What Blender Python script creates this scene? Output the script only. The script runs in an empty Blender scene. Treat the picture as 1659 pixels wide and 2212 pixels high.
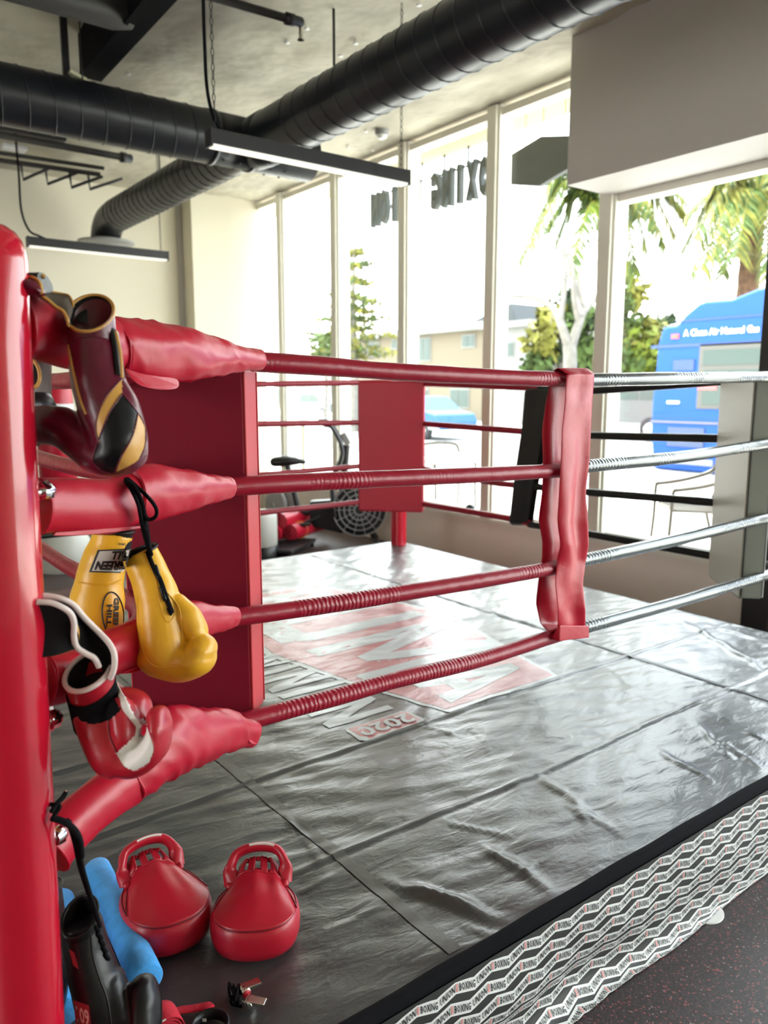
import bpy, bmesh, math, random
from mathutils import Vector as V, Matrix, noise as mnoise
random.seed(7)
SC = bpy.context.scene
COL = SC.collection
PI = math.pi
# ------------------------------------------------------------------ camera model (frame 1659 x 2212)
FPX = 1680.0; PITCH = math.radians(8.9); CX, CY = 829.5, 1106.0
YAW = math.radians(53.0)
EYE = V((0, 0, 1.5))
FH = V((math.cos(YAW), math.sin(YAW), 0)); RT = V((math.sin(YAW), -math.cos(YAW), 0))
FWD = FH * math.cos(PITCH) - V((0, 0, math.sin(PITCH)))
UPV = FH * math.sin(PITCH) + V((0, 0, math.cos(PITCH)))
def ray(x, y): return FWD + RT * ((x - CX) / FPX) + UPV * (-(y - CY) / FPX)
def att(x, y, t): return EYE + ray(x, y) * t                 # point at camera depth t
def onx(x, y, u): d = ray(x, y); return EYE + d * ((u - EYE.x) / d.x)
def ony(x, y, v): d = ray(x, y); return EYE + d * ((v - EYE.y) / d.y)
def onz(x, y, z): d = ray(x, y); return EYE + d * ((z - EYE.z) / d.z)
def onpl(x, y, p, n): d = ray(x, y); return EYE + d * ((V(p) - EYE).dot(V(n)) / d.dot(V(n)))
def proj(p):
    q = V(p) - EYE; D = q.dot(FWD)
    return CX + FPX * q.dot(RT) / D, CY - FPX * q.dot(UPV) / D, D
# ------------------------------------------------------------------ objects
def tag(o, label=None, cat=None, group=None, kind=None):
    if label: o['label'] = label
    if cat: o['category'] = cat
    if group: o['group'] = group
    if kind: o['kind'] = kind
    return o
def empty(name, loc, label=None, cat=None, group=None):
    o = bpy.data.objects.new(name, None); COL.objects.link(o); o.location = loc; o.empty_display_size = .05
    return tag(o, label, cat, group)
class MB:
    def __init__(s): s.v = []; s.f = []; s.m = []; s.sm = []
    def add(s, vs, fs, mi=0, smooth=True):
        b = len(s.v); s.v += [tuple(p) for p in vs]
        for f in fs: s.f.append(tuple(b + i for i in f)); s.m.append(mi); s.sm.append(smooth)
    def box(s, lo, hi, mi=0, rot=None, org=None):
        x0, y0, z0 = lo; x1, y1, z1 = hi
        vs = [V(p) for p in ((x0,y0,z0),(x1,y0,z0),(x1,y1,z0),(x0,y1,z0),(x0,y0,z1),(x1,y0,z1),(x1,y1,z1),(x0,y1,z1))]
        if rot: vs = [rot @ p for p in vs]
        if org: vs = [p + V(org) for p in vs]
        s.add(vs, [(0,3,2,1),(4,5,6,7),(0,1,5,4),(1,2,6,5),(2,3,7,6),(3,0,4,7)], mi, False)
        return s
    def hexa(s, a, b, mi=0):     # two matching quads
        s.add(list(a) + list(b), [(0,3,2,1),(4,5,6,7),(0,1,5,4),(1,2,6,5),(2,3,7,6),(3,0,4,7)], mi, False); return s
    def loft(s, rings, mi=0, cap=True, closed=True, smooth=True, flip=False):
        n = len(rings[0]); b = len(s.v); fs = []
        vs = [p for r in rings for p in r]
        for i in range(len(rings) - 1):
            for j in range(n if closed else n - 1):
                k = (j + 1) % n
                q = (i*n + j, i*n + k, (i+1)*n + k, (i+1)*n + j)
                fs.append(q[::-1] if flip else q)
        s.add(vs, fs, mi, smooth)
        if cap:
            s.add(rings[0], [tuple(range(n))[::-1]], mi, smooth); s.add(rings[-1], [tuple(range(n))], mi, smooth)
        return s
    def tube(s, pts, rad, n=12, mi=0, cap=True, ref=None, flat=1.0, smooth=True, roundcap=False):
        s.loft(tube_rings(pts, rad, n, ref, flat, roundcap), mi, cap, True, smooth); return s
    def cyl(s, a, b, r, n=16, mi=0, r2=None, smooth=True):
        return s.tube([a, b], [r, r if r2 is None else r2], n, mi, smooth=smooth)
    def sphere(s, c, r, n=12, mi=0, sc=(1, 1, 1)):
        rings = []
        for i in range(1, n):
            a = PI * i / n
            rings.append([V(c) + V((math.sin(a)*math.cos(2*PI*j/(2*n))*r*sc[0], math.sin(a)*math.sin(2*PI*j/(2*n))*r*sc[1], -math.cos(a)*r*sc[2])) for j in range(2*n)])
        return s.loft(rings, mi)
    def lathe(s, org, axis, prof, n=24, mi=0, cap=True):    # prof: (dist along axis, radius)
        axis = V(axis).normalized(); a = axis.orthogonal().normalized(); b = axis.cross(a)
        return s.loft([[V(org) + axis*h + (a*math.cos(2*PI*j/n) + b*math.sin(2*PI*j/n))*max(r, 1e-4) for j in range(n)] for h, r in prof], mi, cap)
    def prism(s, poly, off, mi=0):
        n = len(poly); a = [V(p) for p in poly]; b = [p + V(off) for p in a]
        s.add(a + b, [tuple(range(n))[::-1], tuple(range(n, 2*n))] + [(i, (i+1) % n, n + (i+1) % n, n + i) for i in range(n)], mi, False); return s
    def build(s, name, mats, parent=None, bevel=0, sub=0, loc=None):
        me = bpy.data.meshes.new(name); me.from_pydata(s.v, [], s.f)
        if not isinstance(mats, (list, tuple)): mats = [mats]
        for m in mats: me.materials.append(m)
        me.polygons.foreach_set('material_index', s.m); me.polygons.foreach_set('use_smooth', s.sm)
        bm = bmesh.new(); bm.from_mesh(me); bmesh.ops.recalc_face_normals(bm, faces=bm.faces); bm.to_mesh(me); bm.free()
        me.update()
        o = bpy.data.objects.new(name, me); COL.objects.link(o)
        if parent is not None:
            o.parent = parent; o.matrix_parent_inverse = Matrix.Translation(parent_loc(parent)).inverted()
        if bevel:
            b = o.modifiers.new('bevel', 'BEVEL'); b.width = bevel; b.segments = 3; b.limit_method = 'ANGLE'; b.harden_normals = False
        if sub:
            b = o.modifiers.new('sub', 'SUBSURF'); b.levels = sub; b.render_levels = sub
        return o
def parent_loc(p): return V(p.location) if p.parent is None else V((0, 0, 0))
def tube_rings(pts, rad, n=12, ref=None, flat=1.0, roundcap=False):
    pts = [V(p) for p in pts]
    if not isinstance(rad, (list, tuple)): rad = [rad] * len(pts)
    rad = list(rad); rings = []; prevN = None
    T = []
    for i in range(len(pts)):
        a = pts[max(i-1, 0)]; b = pts[min(i+1, len(pts)-1)]
        d = (b - a); T.append(d.normalized() if d.length > 1e-9 else V((0,0,1)))
    for i, p in enumerate(pts):
        t = T[i]
        if ref is not None: N = V(ref) - t * V(ref).dot(t)
        elif prevN is not None: N = prevN - t * prevN.dot(t)
        else: N = (V((0,0,1)) if abs(t.z) < .9 else V((1,0,0))); N = N - t * N.dot(t)
        N.normalize(); prevN = N; B = t.cross(N)
        r = rad[i]; ra, rb = (r if isinstance(r, (tuple, list)) else (r, r * flat))
        ring = [p + N*math.cos(2*PI*j/n)*ra + B*math.sin(2*PI*j/n)*rb for j in range(n)]
        if roundcap and i == 0:
            for q in (.15, .55, .85):
                off = math.sqrt(1-q*q)
                rings.append([p + (c-p)*q - t*off*min(ra, rb) for c in ring])
        rings.append(ring)
        if roundcap and i == len(pts) - 1:
            for q in (.85, .55, .15):
                off = math.sqrt(1-q*q)
                rings.append([p + (c-p)*q + t*off*min(ra, rb) for c in ring])
    return rings
def smooth_path(pts, n=6, vals=None):
    # Catmull-Rom; vals: matching list of numbers or tuples
    P = [V(p) for p in pts]; out = []; ov = []
    for i in range(len(P) - 1):
        p0 = P[max(i-1, 0)]; p1 = P[i]; p2 = P[i+1]; p3 = P[min(i+2, len(P)-1)]
        for k in range(n):
            t = k / n
            out.append(.5*((2*p1) + (p2-p0)*t + (2*p0-5*p1+4*p2-p3)*t*t + (3*p1-p0-3*p2+p3)*t**3))
            if vals is not None:
                s = t*t*(3-2*t); a, b = vals[i], vals[i+1]
                ov.append(tuple(a[q]*(1-s)+b[q]*s for q in range(len(a))) if isinstance(a, (tuple, list)) else a*(1-s)+b*s)
    out.append(P[-1]);
    if vals is not None: ov.append(vals[-1]); return out, ov
    return out
def remeshed(mb, name, mats, parent, vox=.004, smooth=6, matfn=None):
    o = mb.build(name + '_tmp', mats[0])
    r = o.modifiers.new('r', 'REMESH'); r.mode = 'VOXEL'; r.voxel_size = vox
    s = o.modifiers.new('s', 'SMOOTH'); s.iterations = smooth; s.factor = .5
    dg = bpy.context.evaluated_depsgraph_get(); dg.update()
    me = bpy.data.meshes.new_from_object(o.evaluated_get(dg)); bpy.data.objects.remove(o)
    me.materials.clear()
    for m in mats: me.materials.append(m)
    n = len(me.polygons); me.polygons.foreach_set('use_smooth', [True]*n)
    if matfn:
        me.polygons.foreach_set('material_index', [matfn(p.center, p.normal) for p in me.polygons])
    else: me.polygons.foreach_set('material_index', [0]*n)
    me.name = name
    o = bpy.data.objects.new(name, me); COL.objects.link(o)
    if parent is not None: o.parent = parent; o.matrix_parent_inverse = Matrix.Translation(parent_loc(parent)).inverted()
    return o
_fc = {}
def glyphs(txt, size=1.0, bold=0.0, space=1.0, res=2):
    key = (txt, size, bold, space, res)
    if key in _fc: return _fc[key]
    c = bpy.data.curves.new('t', 'FONT'); c.body = txt; c.size = size; c.offset = bold; c.space_character = space
    c.resolution_u = res; c.fill_mode = 'FRONT' if hasattr(c, 'fill_mode') else c.fill_mode
    c.dimensions = '2D'
    o = bpy.data.objects.new('t', c); COL.objects.link(o)
    dg = bpy.context.evaluated_depsgraph_get(); dg.update()
    me = bpy.data.meshes.new_from_object(o.evaluated_get(dg))
    vs = [(v.co.x, v.co.y) for v in me.vertices]; fs = [tuple(p.vertices) for p in me.polygons]
    bpy.data.objects.remove(o); bpy.data.curves.remove(c); bpy.data.meshes.remove(me)
    x0 = min(v[0] for v in vs); x1 = max(v[0] for v in vs); y0 = min(v[1] for v in vs); y1 = max(v[1] for v in vs)
    vs = [((a-x0)/(x1-x0), (b-y0)/(y1-y0)) for a, b in vs]        # normalised to the unit square
    _fc[key] = (vs, fs); return vs, fs
def put_text(mb, txt, fn, mi=0, bold=.0, space=1.0, res=2):
    vs, fs = glyphs(txt, 1.0, bold, space, res); mb.add([fn(a, b) for a, b in vs], fs, mi, False)
# ------------------------------------------------------------------ materials
_mats = {}
def mat(name, col, rough=.5, metal=0.0, spec=.5, var=0.0, vscale=8.0, bump=0.0, bscale=40.0, col2=None, stretch=(1,1,1), emit=None, estr=0, coat=0, sheen=0, trans=0, bdist=.01, detail=4, sss=0):
    m = bpy.data.materials.new(name); m.use_nodes = True; nt = m.node_tree; b = nt.nodes['Principled BSDF']
    b.inputs['Base Color'].default_value = (*col, 1); b.inputs['Roughness'].default_value = rough; b.inputs['Metallic'].default_value = metal
    b.inputs['Specular IOR Level'].default_value = spec; b.inputs['Coat Weight'].default_value = coat; b.inputs['Sheen Weight'].default_value = sheen
    if emit: b.inputs['Emission Color'].default_value = (*emit, 1); b.inputs['Emission Strength'].default_value = estr
    if trans: b.inputs['Transmission Weight'].default_value = trans
    if var or bump or col2:
        tc = nt.nodes.new('ShaderNodeTexCoord'); mp = nt.nodes.new('ShaderNodeMapping'); mp.inputs['Scale'].default_value = stretch
        nt.links.new(tc.outputs['Object'], mp.inputs[0])
    if var or col2:
        n = nt.nodes.new('ShaderNodeTexNoise'); n.inputs['Scale'].default_value = vscale; n.inputs['Detail'].default_value = detail
        nt.links.new(mp.outputs[0], n.inputs['Vector'])
        r = nt.nodes.new('ShaderNodeValToRGB'); nt.links.new(n.outputs['Fac'], r.inputs[0])
        c2 = col2 if col2 else tuple(min(1, c*(1+var)) for c in col); c1 = col if col2 else tuple(c*(1-var) for c in col)
        r.color_ramp.elements[0].position = .38; r.color_ramp.elements[1].position = .62
        r.color_ramp.elements[0].color = (*c1, 1); r.color_ramp.elements[1].color = (*c2, 1)
        nt.links.new(r.outputs[0], b.inputs['Base Color'])
    if bump:
        n2 = nt.nodes.new('ShaderNodeTexNoise'); n2.inputs['Scale'].default_value = bscale; n2.inputs['Detail'].default_value = 3
        nt.links.new(mp.outputs[0], n2.inputs['Vector'])
        bu = nt.nodes.new('ShaderNodeBump'); bu.inputs['Strength'].default_value = bump; bu.inputs['Distance'].default_value = bdist
        nt.links.new(n2.outputs['Fac'], bu.inputs['Height']); nt.links.new(bu.outputs[0], b.inputs['Normal'])
    return m
RED = (.48, .006, .028)
M = dict(
 red_vinyl=mat('red_vinyl', RED, .36, bump=.25, bscale=14, bdist=.012),
 red_gloss=mat('red_gloss_paint', (.52, .008, .028), .16, bump=.06, bscale=6, coat=.4),
 red_rope=mat('red_rope_cover', (.30, .004, .022), .34, bump=.5, bscale=30, stretch=(1, 1, 1), bdist=.004),
 red_pad=mat('red_pad_vinyl', (.50, .012, .035), .45, bump=.12, bscale=300, bdist=.001),
 red_leather=mat('red_leather', (.42, .008, .022), .33, bump=.25, bscale=60, bdist=.003),
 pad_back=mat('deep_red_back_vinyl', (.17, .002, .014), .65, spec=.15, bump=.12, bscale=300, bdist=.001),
 dark_red=mat('dark_red_vinyl', (.16, .004, .012), .4),
 silver=mat('silver_vinyl', (.15, .16, .165), .2, metal=.55, bump=.3, bscale=25, bdist=.004),
 pale_vinyl=mat('pale_grey_vinyl', (.55, .55, .50), .4),
 grey_vinyl=mat('grey_vinyl', (.30, .32, .29), .4),
 black_vinyl=mat('black_vinyl', (.008, .008, .009), .35, bump=.2, bscale=30, bdist=.004),
 black_leather=mat('black_leather', (.005, .005, .006), .32, spec=.32, bump=.3, bscale=70, bdist=.002),
 black_cloth=mat('black_cloth', (.006, .006, .008), .95, spec=.15, bump=.4, bscale=400, bdist=.001),
 black_paint=mat('black_duct_paint', (.011, .013, .017), .33, spec=.5, var=.25, vscale=3),
 black_metal=mat('black_metal', (.02, .02, .022), .4),
 dark_metal=mat('dark_pipe_paint', (.032, .030, .027), .5),
 chrome=mat('chrome', (.8, .8, .8), .12, metal=1),
 nickel=mat('nickel', (.75, .72, .68), .18, metal=1),
 maroon=mat('maroon_leather', (.105, .004, .020), .28, bump=.25, bscale=55, bdist=.003),
 gold=mat('gold_leather', (.62, .33, .075), .38, bump=.2, bscale=60, bdist=.002),
 yellow=mat('yellow_leather', (.80, .42, .02), .34, bump=.35, bscale=45, bdist=.003, var=.08, vscale=10),
 white_leather=mat('white_leather', (.78, .74, .70), .45, bump=.3, bscale=50, bdist=.002),
 pink_white=mat('white_binding', (.80, .68, .66), .5),
 brown_leather=mat('worn_brown_leather', (.09, .07, .055), .45, bump=.4, bscale=50, bdist=.003),
 white_paint=mat('white_paint', (.80, .80, .78), .5),
 cream_frame=mat('cream_frame_paint', (.84, .82, .73), .45),
 cream_wall=mat('cream_wall_paint', (.80, .75, .60), .75, bump=.15, bscale=120, bdist=.002),
 wall_shade=mat('wall_shade_tone', (.50, .48, .45), .75, bump=.1, bscale=120, bdist=.002),
 beige_wall=mat('beige_wall_paint', (.86, .77, .69), .65),
 blue_foam=mat('blue_foam', (.05, .34, .80), .9, bump=.8, bscale=350, bdist=.002, sheen=.2, var=.12, vscale=30),
 white_print=mat('white_print', (.86, .88, .88), .4),
 black_print=mat('black_print', (.01, .01, .012), .5),
 red_print=mat('red_print', (.70, .12, .13), .45),
 tag_print=mat('pale_red_print', (.75, .35, .35), .5),
 diffuser=mat('light_diffuser', (.85, .82, .74), .5, emit=(1, .95, .84), estr=.4),
 hand_wrap=mat('red_cotton', (.50, .01, .03), .9, bump=.5, bscale=200, bdist=.002),
 white_plastic=mat('white_plastic', (.82, .82, .80), .35),
 grey_plastic=mat('grey_plastic', (.3, .3, .3), .5),
)

def add_ribs(m, scale=70, strength=.6, dist=.003, axis='X', thr=.5):
    # patches of crosswise wrinkles in a rope cover
    nt = m.node_tree; b = nt.nodes['Principled BSDF']; tc = nt.nodes.new('ShaderNodeTexCoord')
    wv = nt.nodes.new('ShaderNodeTexWave'); wv.bands_direction = axis; wv.inputs['Scale'].default_value = scale; wv.inputs['Distortion'].default_value = 3.5; wv.inputs['Detail'].default_value = 2; wv.inputs['Detail Scale'].default_value = 1.5
    nt.links.new(tc.outputs['Object'], wv.inputs['Vector'])
    n = nt.nodes.new('ShaderNodeTexNoise'); n.inputs['Scale'].default_value = 3.2; nt.links.new(tc.outputs['Object'], n.inputs['Vector'])
    r = nt.nodes.new('ShaderNodeValToRGB'); r.color_ramp.elements[0].position = thr - .06; r.color_ramp.elements[1].position = thr + .06; nt.links.new(n.outputs['Fac'], r.inputs[0])
    mu = nt.nodes.new('ShaderNodeMath'); mu.operation = 'MULTIPLY'; nt.links.new(wv.outputs['Fac'], mu.inputs[0]); nt.links.new(r.outputs[0], mu.inputs[1])
    bu = nt.nodes.new('ShaderNodeBump'); bu.inputs['Strength'].default_value = strength; bu.inputs['Distance'].default_value = dist; nt.links.new(mu.outputs[0], bu.inputs['Height'])
    old = [l for l in nt.links if l.to_socket == b.inputs['Normal']]
    if old: nt.links.new(old[0].from_socket, bu.inputs['Normal'])
    nt.links.new(bu.outputs[0], b.inputs['Normal'])
add_ribs(M['red_rope'], 24, .4, .003, 'X', .56); add_ribs(M['silver'], 20, .4, .003, 'X', .55)
# ------------------------------------------------------------------ camera, world
cam = bpy.data.cameras.new('camera'); co = bpy.data.objects.new('camera', cam); COL.objects.link(co); SC.camera = co
cam.sensor_fit = 'VERTICAL'; cam.sensor_height = 36.0; cam.sensor_width = 27.0; cam.lens = FPX / 2212 * 36.0
co.matrix_world = Matrix.Translation(EYE) @ Matrix((RT, UPV, -FWD)).transposed().to_4x4()
cam.clip_start = .02; cam.clip_end = 300
cam.dof.use_dof = True; cam.dof.focus_distance = 1.75; cam.dof.aperture_fstop = 3.6
SC.view_settings.view_transform = 'Standard'; SC.view_settings.look = 'None'; SC.view_settings.exposure = 0.7; SC.view_settings.gamma = 1
SC.view_settings.use_curve_mapping = False
w = bpy.data.worlds.new('world'); SC.world = w; w.use_nodes = True
nt = w.node_tree; bg = nt.nodes['Background']
tc = nt.nodes.new('ShaderNodeTexCoord'); sx = nt.nodes.new('ShaderNodeSeparateXYZ'); nt.links.new(tc.outputs['Generated'], sx.inputs[0])
rp = nt.nodes.new('ShaderNodeValToRGB'); nt.links.new(sx.outputs['Z'], rp.inputs[0])
e = rp.color_ramp.elements; e[0].position = 0; e[0].color = (1, .99, .97, 1); e[1].position = .8; e[1].color = (.80, .89, 1, 1)
nt.links.new(rp.outputs[0], bg.inputs['Color']); bg.inputs['Strength'].default_value = 6.0
sun = bpy.data.lights.new('sun', 'SUN'); so = bpy.data.objects.new('sun', sun); COL.objects.link(so)
sun.energy = 17.0; sun.angle = .02; sun.color = (1, .95, .86)
so.rotation_euler = V((.10, .55, .83)).to_track_quat('Z', 'Y').to_euler()

# ------------------------------------------------------------------ the setting
ZC = 3.70; UW = 4.63; VB = 8.95
def rubber_floor():
    m = bpy.data.materials.new('speckled_rubber'); m.use_nodes = True; nt = m.node_tree; b = nt.nodes['Principled BSDF']
    tc = nt.nodes.new('ShaderNodeTexCoord')
    vo = nt.nodes.new('ShaderNodeTexVoronoi'); vo.inputs['Scale'].default_value = 230; nt.links.new(tc.outputs['Object'], vo.inputs['Vector'])
    sp = nt.nodes.new('ShaderNodeSeparateColor'); nt.links.new(vo.outputs['Color'], sp.inputs[0])
    r = nt.nodes.new('ShaderNodeValToRGB'); r.color_ramp.interpolation = 'CONSTANT'; nt.links.new(sp.outputs[0], r.inputs[0])
    r.color_ramp.elements[0].color = (.034, .024, .026, 1); r.color_ramp.elements[1].position = .62; r.color_ramp.elements[1].color = (.055, .042, .044, 1)
    x = r.color_ramp.elements.new(.925); x.color = (.26, .07, .065, 1); x = r.color_ramp.elements.new(.985); x.color = (.25, .19, .18, 1)
    nt.links.new(r.outputs[0], b.inputs['Base Color']); b.inputs['Roughness'].default_value = .45
    bu = nt.nodes.new('ShaderNodeBump'); bu.inputs['Strength'].default_value = .5; bu.inputs['Distance'].default_value = .002
    nt.links.new(sp.outputs[1], bu.inputs['Height']); nt.links.new(bu.outputs[0], b.inputs['Normal']); return m
tag(MB().box((-3.5, -5.2, -.05), (UW + .15, VB + .2, 0)).build('floor', rubber_floor()), kind='structure')
ceil = mat('ceiling_insulation', (.45, .42, .33), .75, var=.14, vscale=1.6, bump=1.0, bscale=2.2, bdist=.07, detail=6)
cb = MB(); N = 70
import numpy as np
def ceil_h(x, y):
    h = .035 * mnoise.noise(V((x*1.4, y*1.4, 3))) + .018 * mnoise.noise(V((x*3.6, y*3.6, 8)))
    h += .022 * (1 - abs(mnoise.noise(V((x*2.2 + y*.8, y*2.6, 5)))) * 2) ** 3
    return h
g = [[(-3.5 + (UW + 3.5) * i / N, -5.2 + (VB + 5.2) * j / N) for j in range(N + 1)] for i in range(N + 1)]
cb.loft([[V((x, y, ZC + .01 + (0 if i in (0, N) or j in (0, N) else ceil_h(x, y)))) for j, (x, y) in enumerate(rw)] for i, rw in enumerate(g)], 0, False, False)
g2 = [[V((x, y, ZC + .12)) for x, y in rw] for rw in g]; cb.loft(g2, 0, False, False)
cb.box((-3.7, -5.4, ZC + .13), (UW + .15, VB + .2, ZC + .3))
tag(cb.build('ceiling', ceil), kind='structure')
# ceiling pins that hold the insulation
pins = [(255, 118), (310, 25), (276, 161), (470, 4), (662, 63), (620, 93), (735, 122), (768, 95), (1205, 20), (905, 12), (790, 285), (748, 345), (805, 326), (752, 320)]
for x, y in pins:
    p = onz(x, y, ZC + .0)
    o = MB().lathe(p + V((0, 0, .05)), (0, 0, -1), [(0, .004), (.045, .004), (.046, .018), (.05, .018), (.052, .004)], 12).build('insulation_pin', M['white_plastic'])
    o.location = (0, 0, 0)
    tag(o, 'small white disc pin holding up the grey ceiling insulation', 'pin', 'insulation pins in the ceiling')
# back wall (parallel to the front rope line), its pilaster, and a strip for the pilaster's shaded left side
tag(MB().box((-3.5, VB, 0), (UW + .15, VB + .2, ZC + .12)).build('wall_back', M['cream_wall']), kind='structure')
pa = ony(378, 440, VB).x; pb = ony(412, 440, VB - .28).x; pc = ony(568, 500, VB - .28).x
tag(MB().box((pb, VB - .28, 0), (pc, VB + .001, ZC + .1)).build('trim_1', M['cream_wall']), kind='structure')
tag(MB().box((pa, VB - .02, 0), (pb + .001, VB + .002, ZC + .1)).build('trim_2', M['wall_shade']), kind='structure')  # grey colour carries the shade on the cream pilaster's left side
# walls behind the lens and at the far left, the left one with a window
tag(MB().box((-3.7, -5.4, 0), (UW + .15, -5.2, ZC + .12)).build('wall_rear', M['cream_wall']), kind='structure')
lw = MB(); lw.box((-3.7, -5.2, 0), (-3.5, .5, ZC + .12)); lw.box((-3.7, 1.9, 0), (-3.5, VB, ZC + .12)); lw.box((-3.7, .5, 0), (-3.5, 1.9, .5)); lw.box((-3.7, .5, 2.9), (-3.5, 1.9, ZC + .12))
tag(lw.build('wall_left', M['cream_wall']), kind='structure')
# window wall: low wall, sill, mullions, bulkhead
VM = [8.085, 6.965, 5.83, 4.685, 3.56, 2.33]          # mullion centres along the wall
tag(MB().box((UW + .01, 2.0, 0), (UW + .15, VB, .40)).build('wall_window', M['beige_wall']), kind='structure')
tag(MB().box((UW - .03, 2.42, .40), (UW + .17, VB, .43)).build('trim_3', M['cream_frame']), kind='structure')
tag(MB().box((UW + .02, -5.2, 0), (UW + .14, 2.0, .12)).build('trim_4', M['white_paint']), kind='structure')
tag(MB().box((4.17, -5.2, 2.82), (UW + .15, 3.55, ZC + .1)).build('wall_bulkhead', mat('bulkhead_paint', (.54, .51, .48), .7, bump=.08, bscale=150, bdist=.002)), kind='structure')
glass = bpy.data.materials.new('window_glass'); glass.use_nodes = True; nt = glass.node_tree; nt.nodes.clear()
o_ = nt.nodes.new('ShaderNodeOutputMaterial'); mx = nt.nodes.new('ShaderNodeMixShader'); tr = nt.nodes.new('ShaderNodeBsdfTransparent'); gl = nt.nodes.new('ShaderNodeBsdfGlossy')
gl.inputs['Roughness'].default_value = .01; tr.inputs['Color'].default_value = (.96, .985, .97, 1)
fr = nt.nodes.new('ShaderNodeLayerWeight'); fr.inputs['Blend'].default_value = .5
pw = nt.nodes.new('ShaderNodeMath'); pw.operation = 'POWER'; pw.inputs[1].default_value = 4.0; nt.links.new(fr.outputs['Facing'], pw.inputs[0])
ml = nt.nodes.new('ShaderNodeMath'); ml.operation = 'MULTIPLY_ADD'; ml.inputs[1].default_value = .35; ml.inputs[2].default_value = .025; nt.links.new(pw.outputs[0], ml.inputs[0])
nt.links.new(ml.outputs[0], mx.inputs[0]); nt.links.new(tr.outputs[0], mx.inputs[1]); nt.links.new(gl.outputs[0], mx.inputs[2]); nt.links.new(mx.outputs[0], o_.inputs[0])
bars = [VB - .03] + VM
dark_jamb = mat('dark_jamb_paint', (.035, .033, .034), .4)
for i in range(len(bars)):
    hi = bars[i] - (.07 if i else 0); lo = bars[i+1] + .07 if i + 1 < len(bars) else -5.1
    zt = ZC - .02 if lo > 3.55 else 2.83
    zb = .43 if lo > 2.3 else .12
    wn = empty(f'window_{i+1}', (UW + .06, (hi + lo) / 2, zb)); wn['kind'] = 'structure'
    fb = MB()
    fb.box((UW + .0, lo, zt - .06), (UW + .12, hi, zt)); fb.box((UW + .02, lo, zb), (UW + .12, hi, zb + .05))
    if i + 1 == len(bars): pass
    fb.build('window_frame', M['cream_frame'], wn, bevel=.004)
    MB().box((UW + .075, lo, zb + .05), (UW + .081, hi, zt - .06)).build('glass_pane', glass, wn)
for i, v in enumerate(VM):
    zt = ZC if v > 3.55 else 2.82
    if i == 5:
        tag(MB().box((UW - .02, v - .085, 0), (UW + .12, v + .085, zt)).build('trim_10', dark_jamb, bevel=.004), kind='structure')
    else:
        mb = MB(); mb.box((UW - .02, v - .07, .43), (UW + .12, v + .07, zt)); mb.box((UW - .045, v - .05, .43), (UW - .02, v + .05, zt))
        tag(mb.build(f'trim_{5+i}', M['cream_frame'], bevel=.004), kind='structure')
# outside canopy over the windows and the wall above them
tag(MB().box((UW + .16, -8, 4.2), (UW + 1.75, 14, 4.35)).build('canopy', mat('canopy_soffit_paint', (.36, .33, .20), .8)), kind='structure')
tag(MB().box((UW + .02, -4, ZC + .02), (UW + .15, 14, 4.6)).build('wall_above', M['cream_wall']), kind='structure')
dp = onz(1516, 1967, .0); e = empty('floor_foot', dp, 'white round plastic foot poking out from beneath the lettered skirt', 'foot'); MB().lathe((dp.x, dp.y, 0), (0,0,1), [(0,.060),(.003,.060),(.0031,.058),(.0032,.001)], 36).build('disc', M['white_plastic'], e)
# ground outside
conc = mat('sunlit_concrete', (.62, .60, .56), .85, var=.1, vscale=1.2)
tag(MB().box((UW + .15, -30, -.14), (11.2, 60, -.02)).build('sidewalk', conc), kind='structure')
tag(MB().box((11.2, -60, -.3), (23.5, 120, -.15)).build('street', mat('asphalt', (.22, .22, .22), .85, var=.15, vscale=.8)), kind='structure')
tag(MB().box((23.5, -60, -.3), (90, 140, -.02)).build('ground_far', conc), kind='structure')
# ------------------------------------------------------------------ ring platform
ring = empty('ring_platform', (2.0, 3.0, 0), 'low boxing ring platform with grey vinyl canvas and black and white lettered skirt', 'boxing ring')
U0, U1, V0, V1, ZM = .10, 3.80, 1.085, 4.86, .30
MB().box((U0 + .02, V0 + .02, 0), (U1 - .02, V1 - .02, ZM - .03)).build('deck', M['black_metal'], ring)
def canvas_mat(name, col, rough, spec=.5):
    m = bpy.data.materials.new(name); m.use_nodes = True; nt = m.node_tree; b = nt.nodes['Principled BSDF']
    b.inputs['Base Color'].default_value = (*col, 1); b.inputs['Roughness'].default_value = rough; b.inputs['Specular IOR Level'].default_value = spec
    tc = nt.nodes.new('ShaderNodeTexCoord'); prev = None
    for sc, st, d, stre in ((7, .40, .012, (1, 2.6, 1)), (26, .32, .003, (1, 2.2, 1)), (420, .18, .0006, (1, 1, 1))):
        mp = nt.nodes.new('ShaderNodeMapping'); mp.inputs['Scale'].default_value = stre; mp.inputs['Rotation'].default_value = (0, 0, .35)
        n = nt.nodes.new('ShaderNodeTexNoise'); n.inputs['Scale'].default_value = sc; n.inputs['Detail'].default_value = 4; n.inputs['Distortion'].default_value = .6
        bu = nt.nodes.new('ShaderNodeBump'); bu.inputs['Strength'].default_value = st; bu.inputs['Distance'].default_value = d
        nt.links.new(tc.outputs['Object'], mp.inputs[0]); nt.links.new(mp.outputs[0], n.inputs['Vector']); nt.links.new(n.outputs['Fac'], bu.inputs['Height'])
        if prev: nt.links.new(prev.outputs[0], bu.inputs['Normal'])
        prev = bu
    nt.links.new(prev.outputs[0], b.inputs['Normal']); b.inputs['Coat Weight'].default_value = .3; b.inputs['Coat Roughness'].default_value = .22; nt.links.new(prev.outputs[0], b.inputs['Coat Normal']); return m
M['canvas'] = canvas_mat('grey_canvas_vinyl', (.046, .048, .049), .33, .75)
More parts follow.
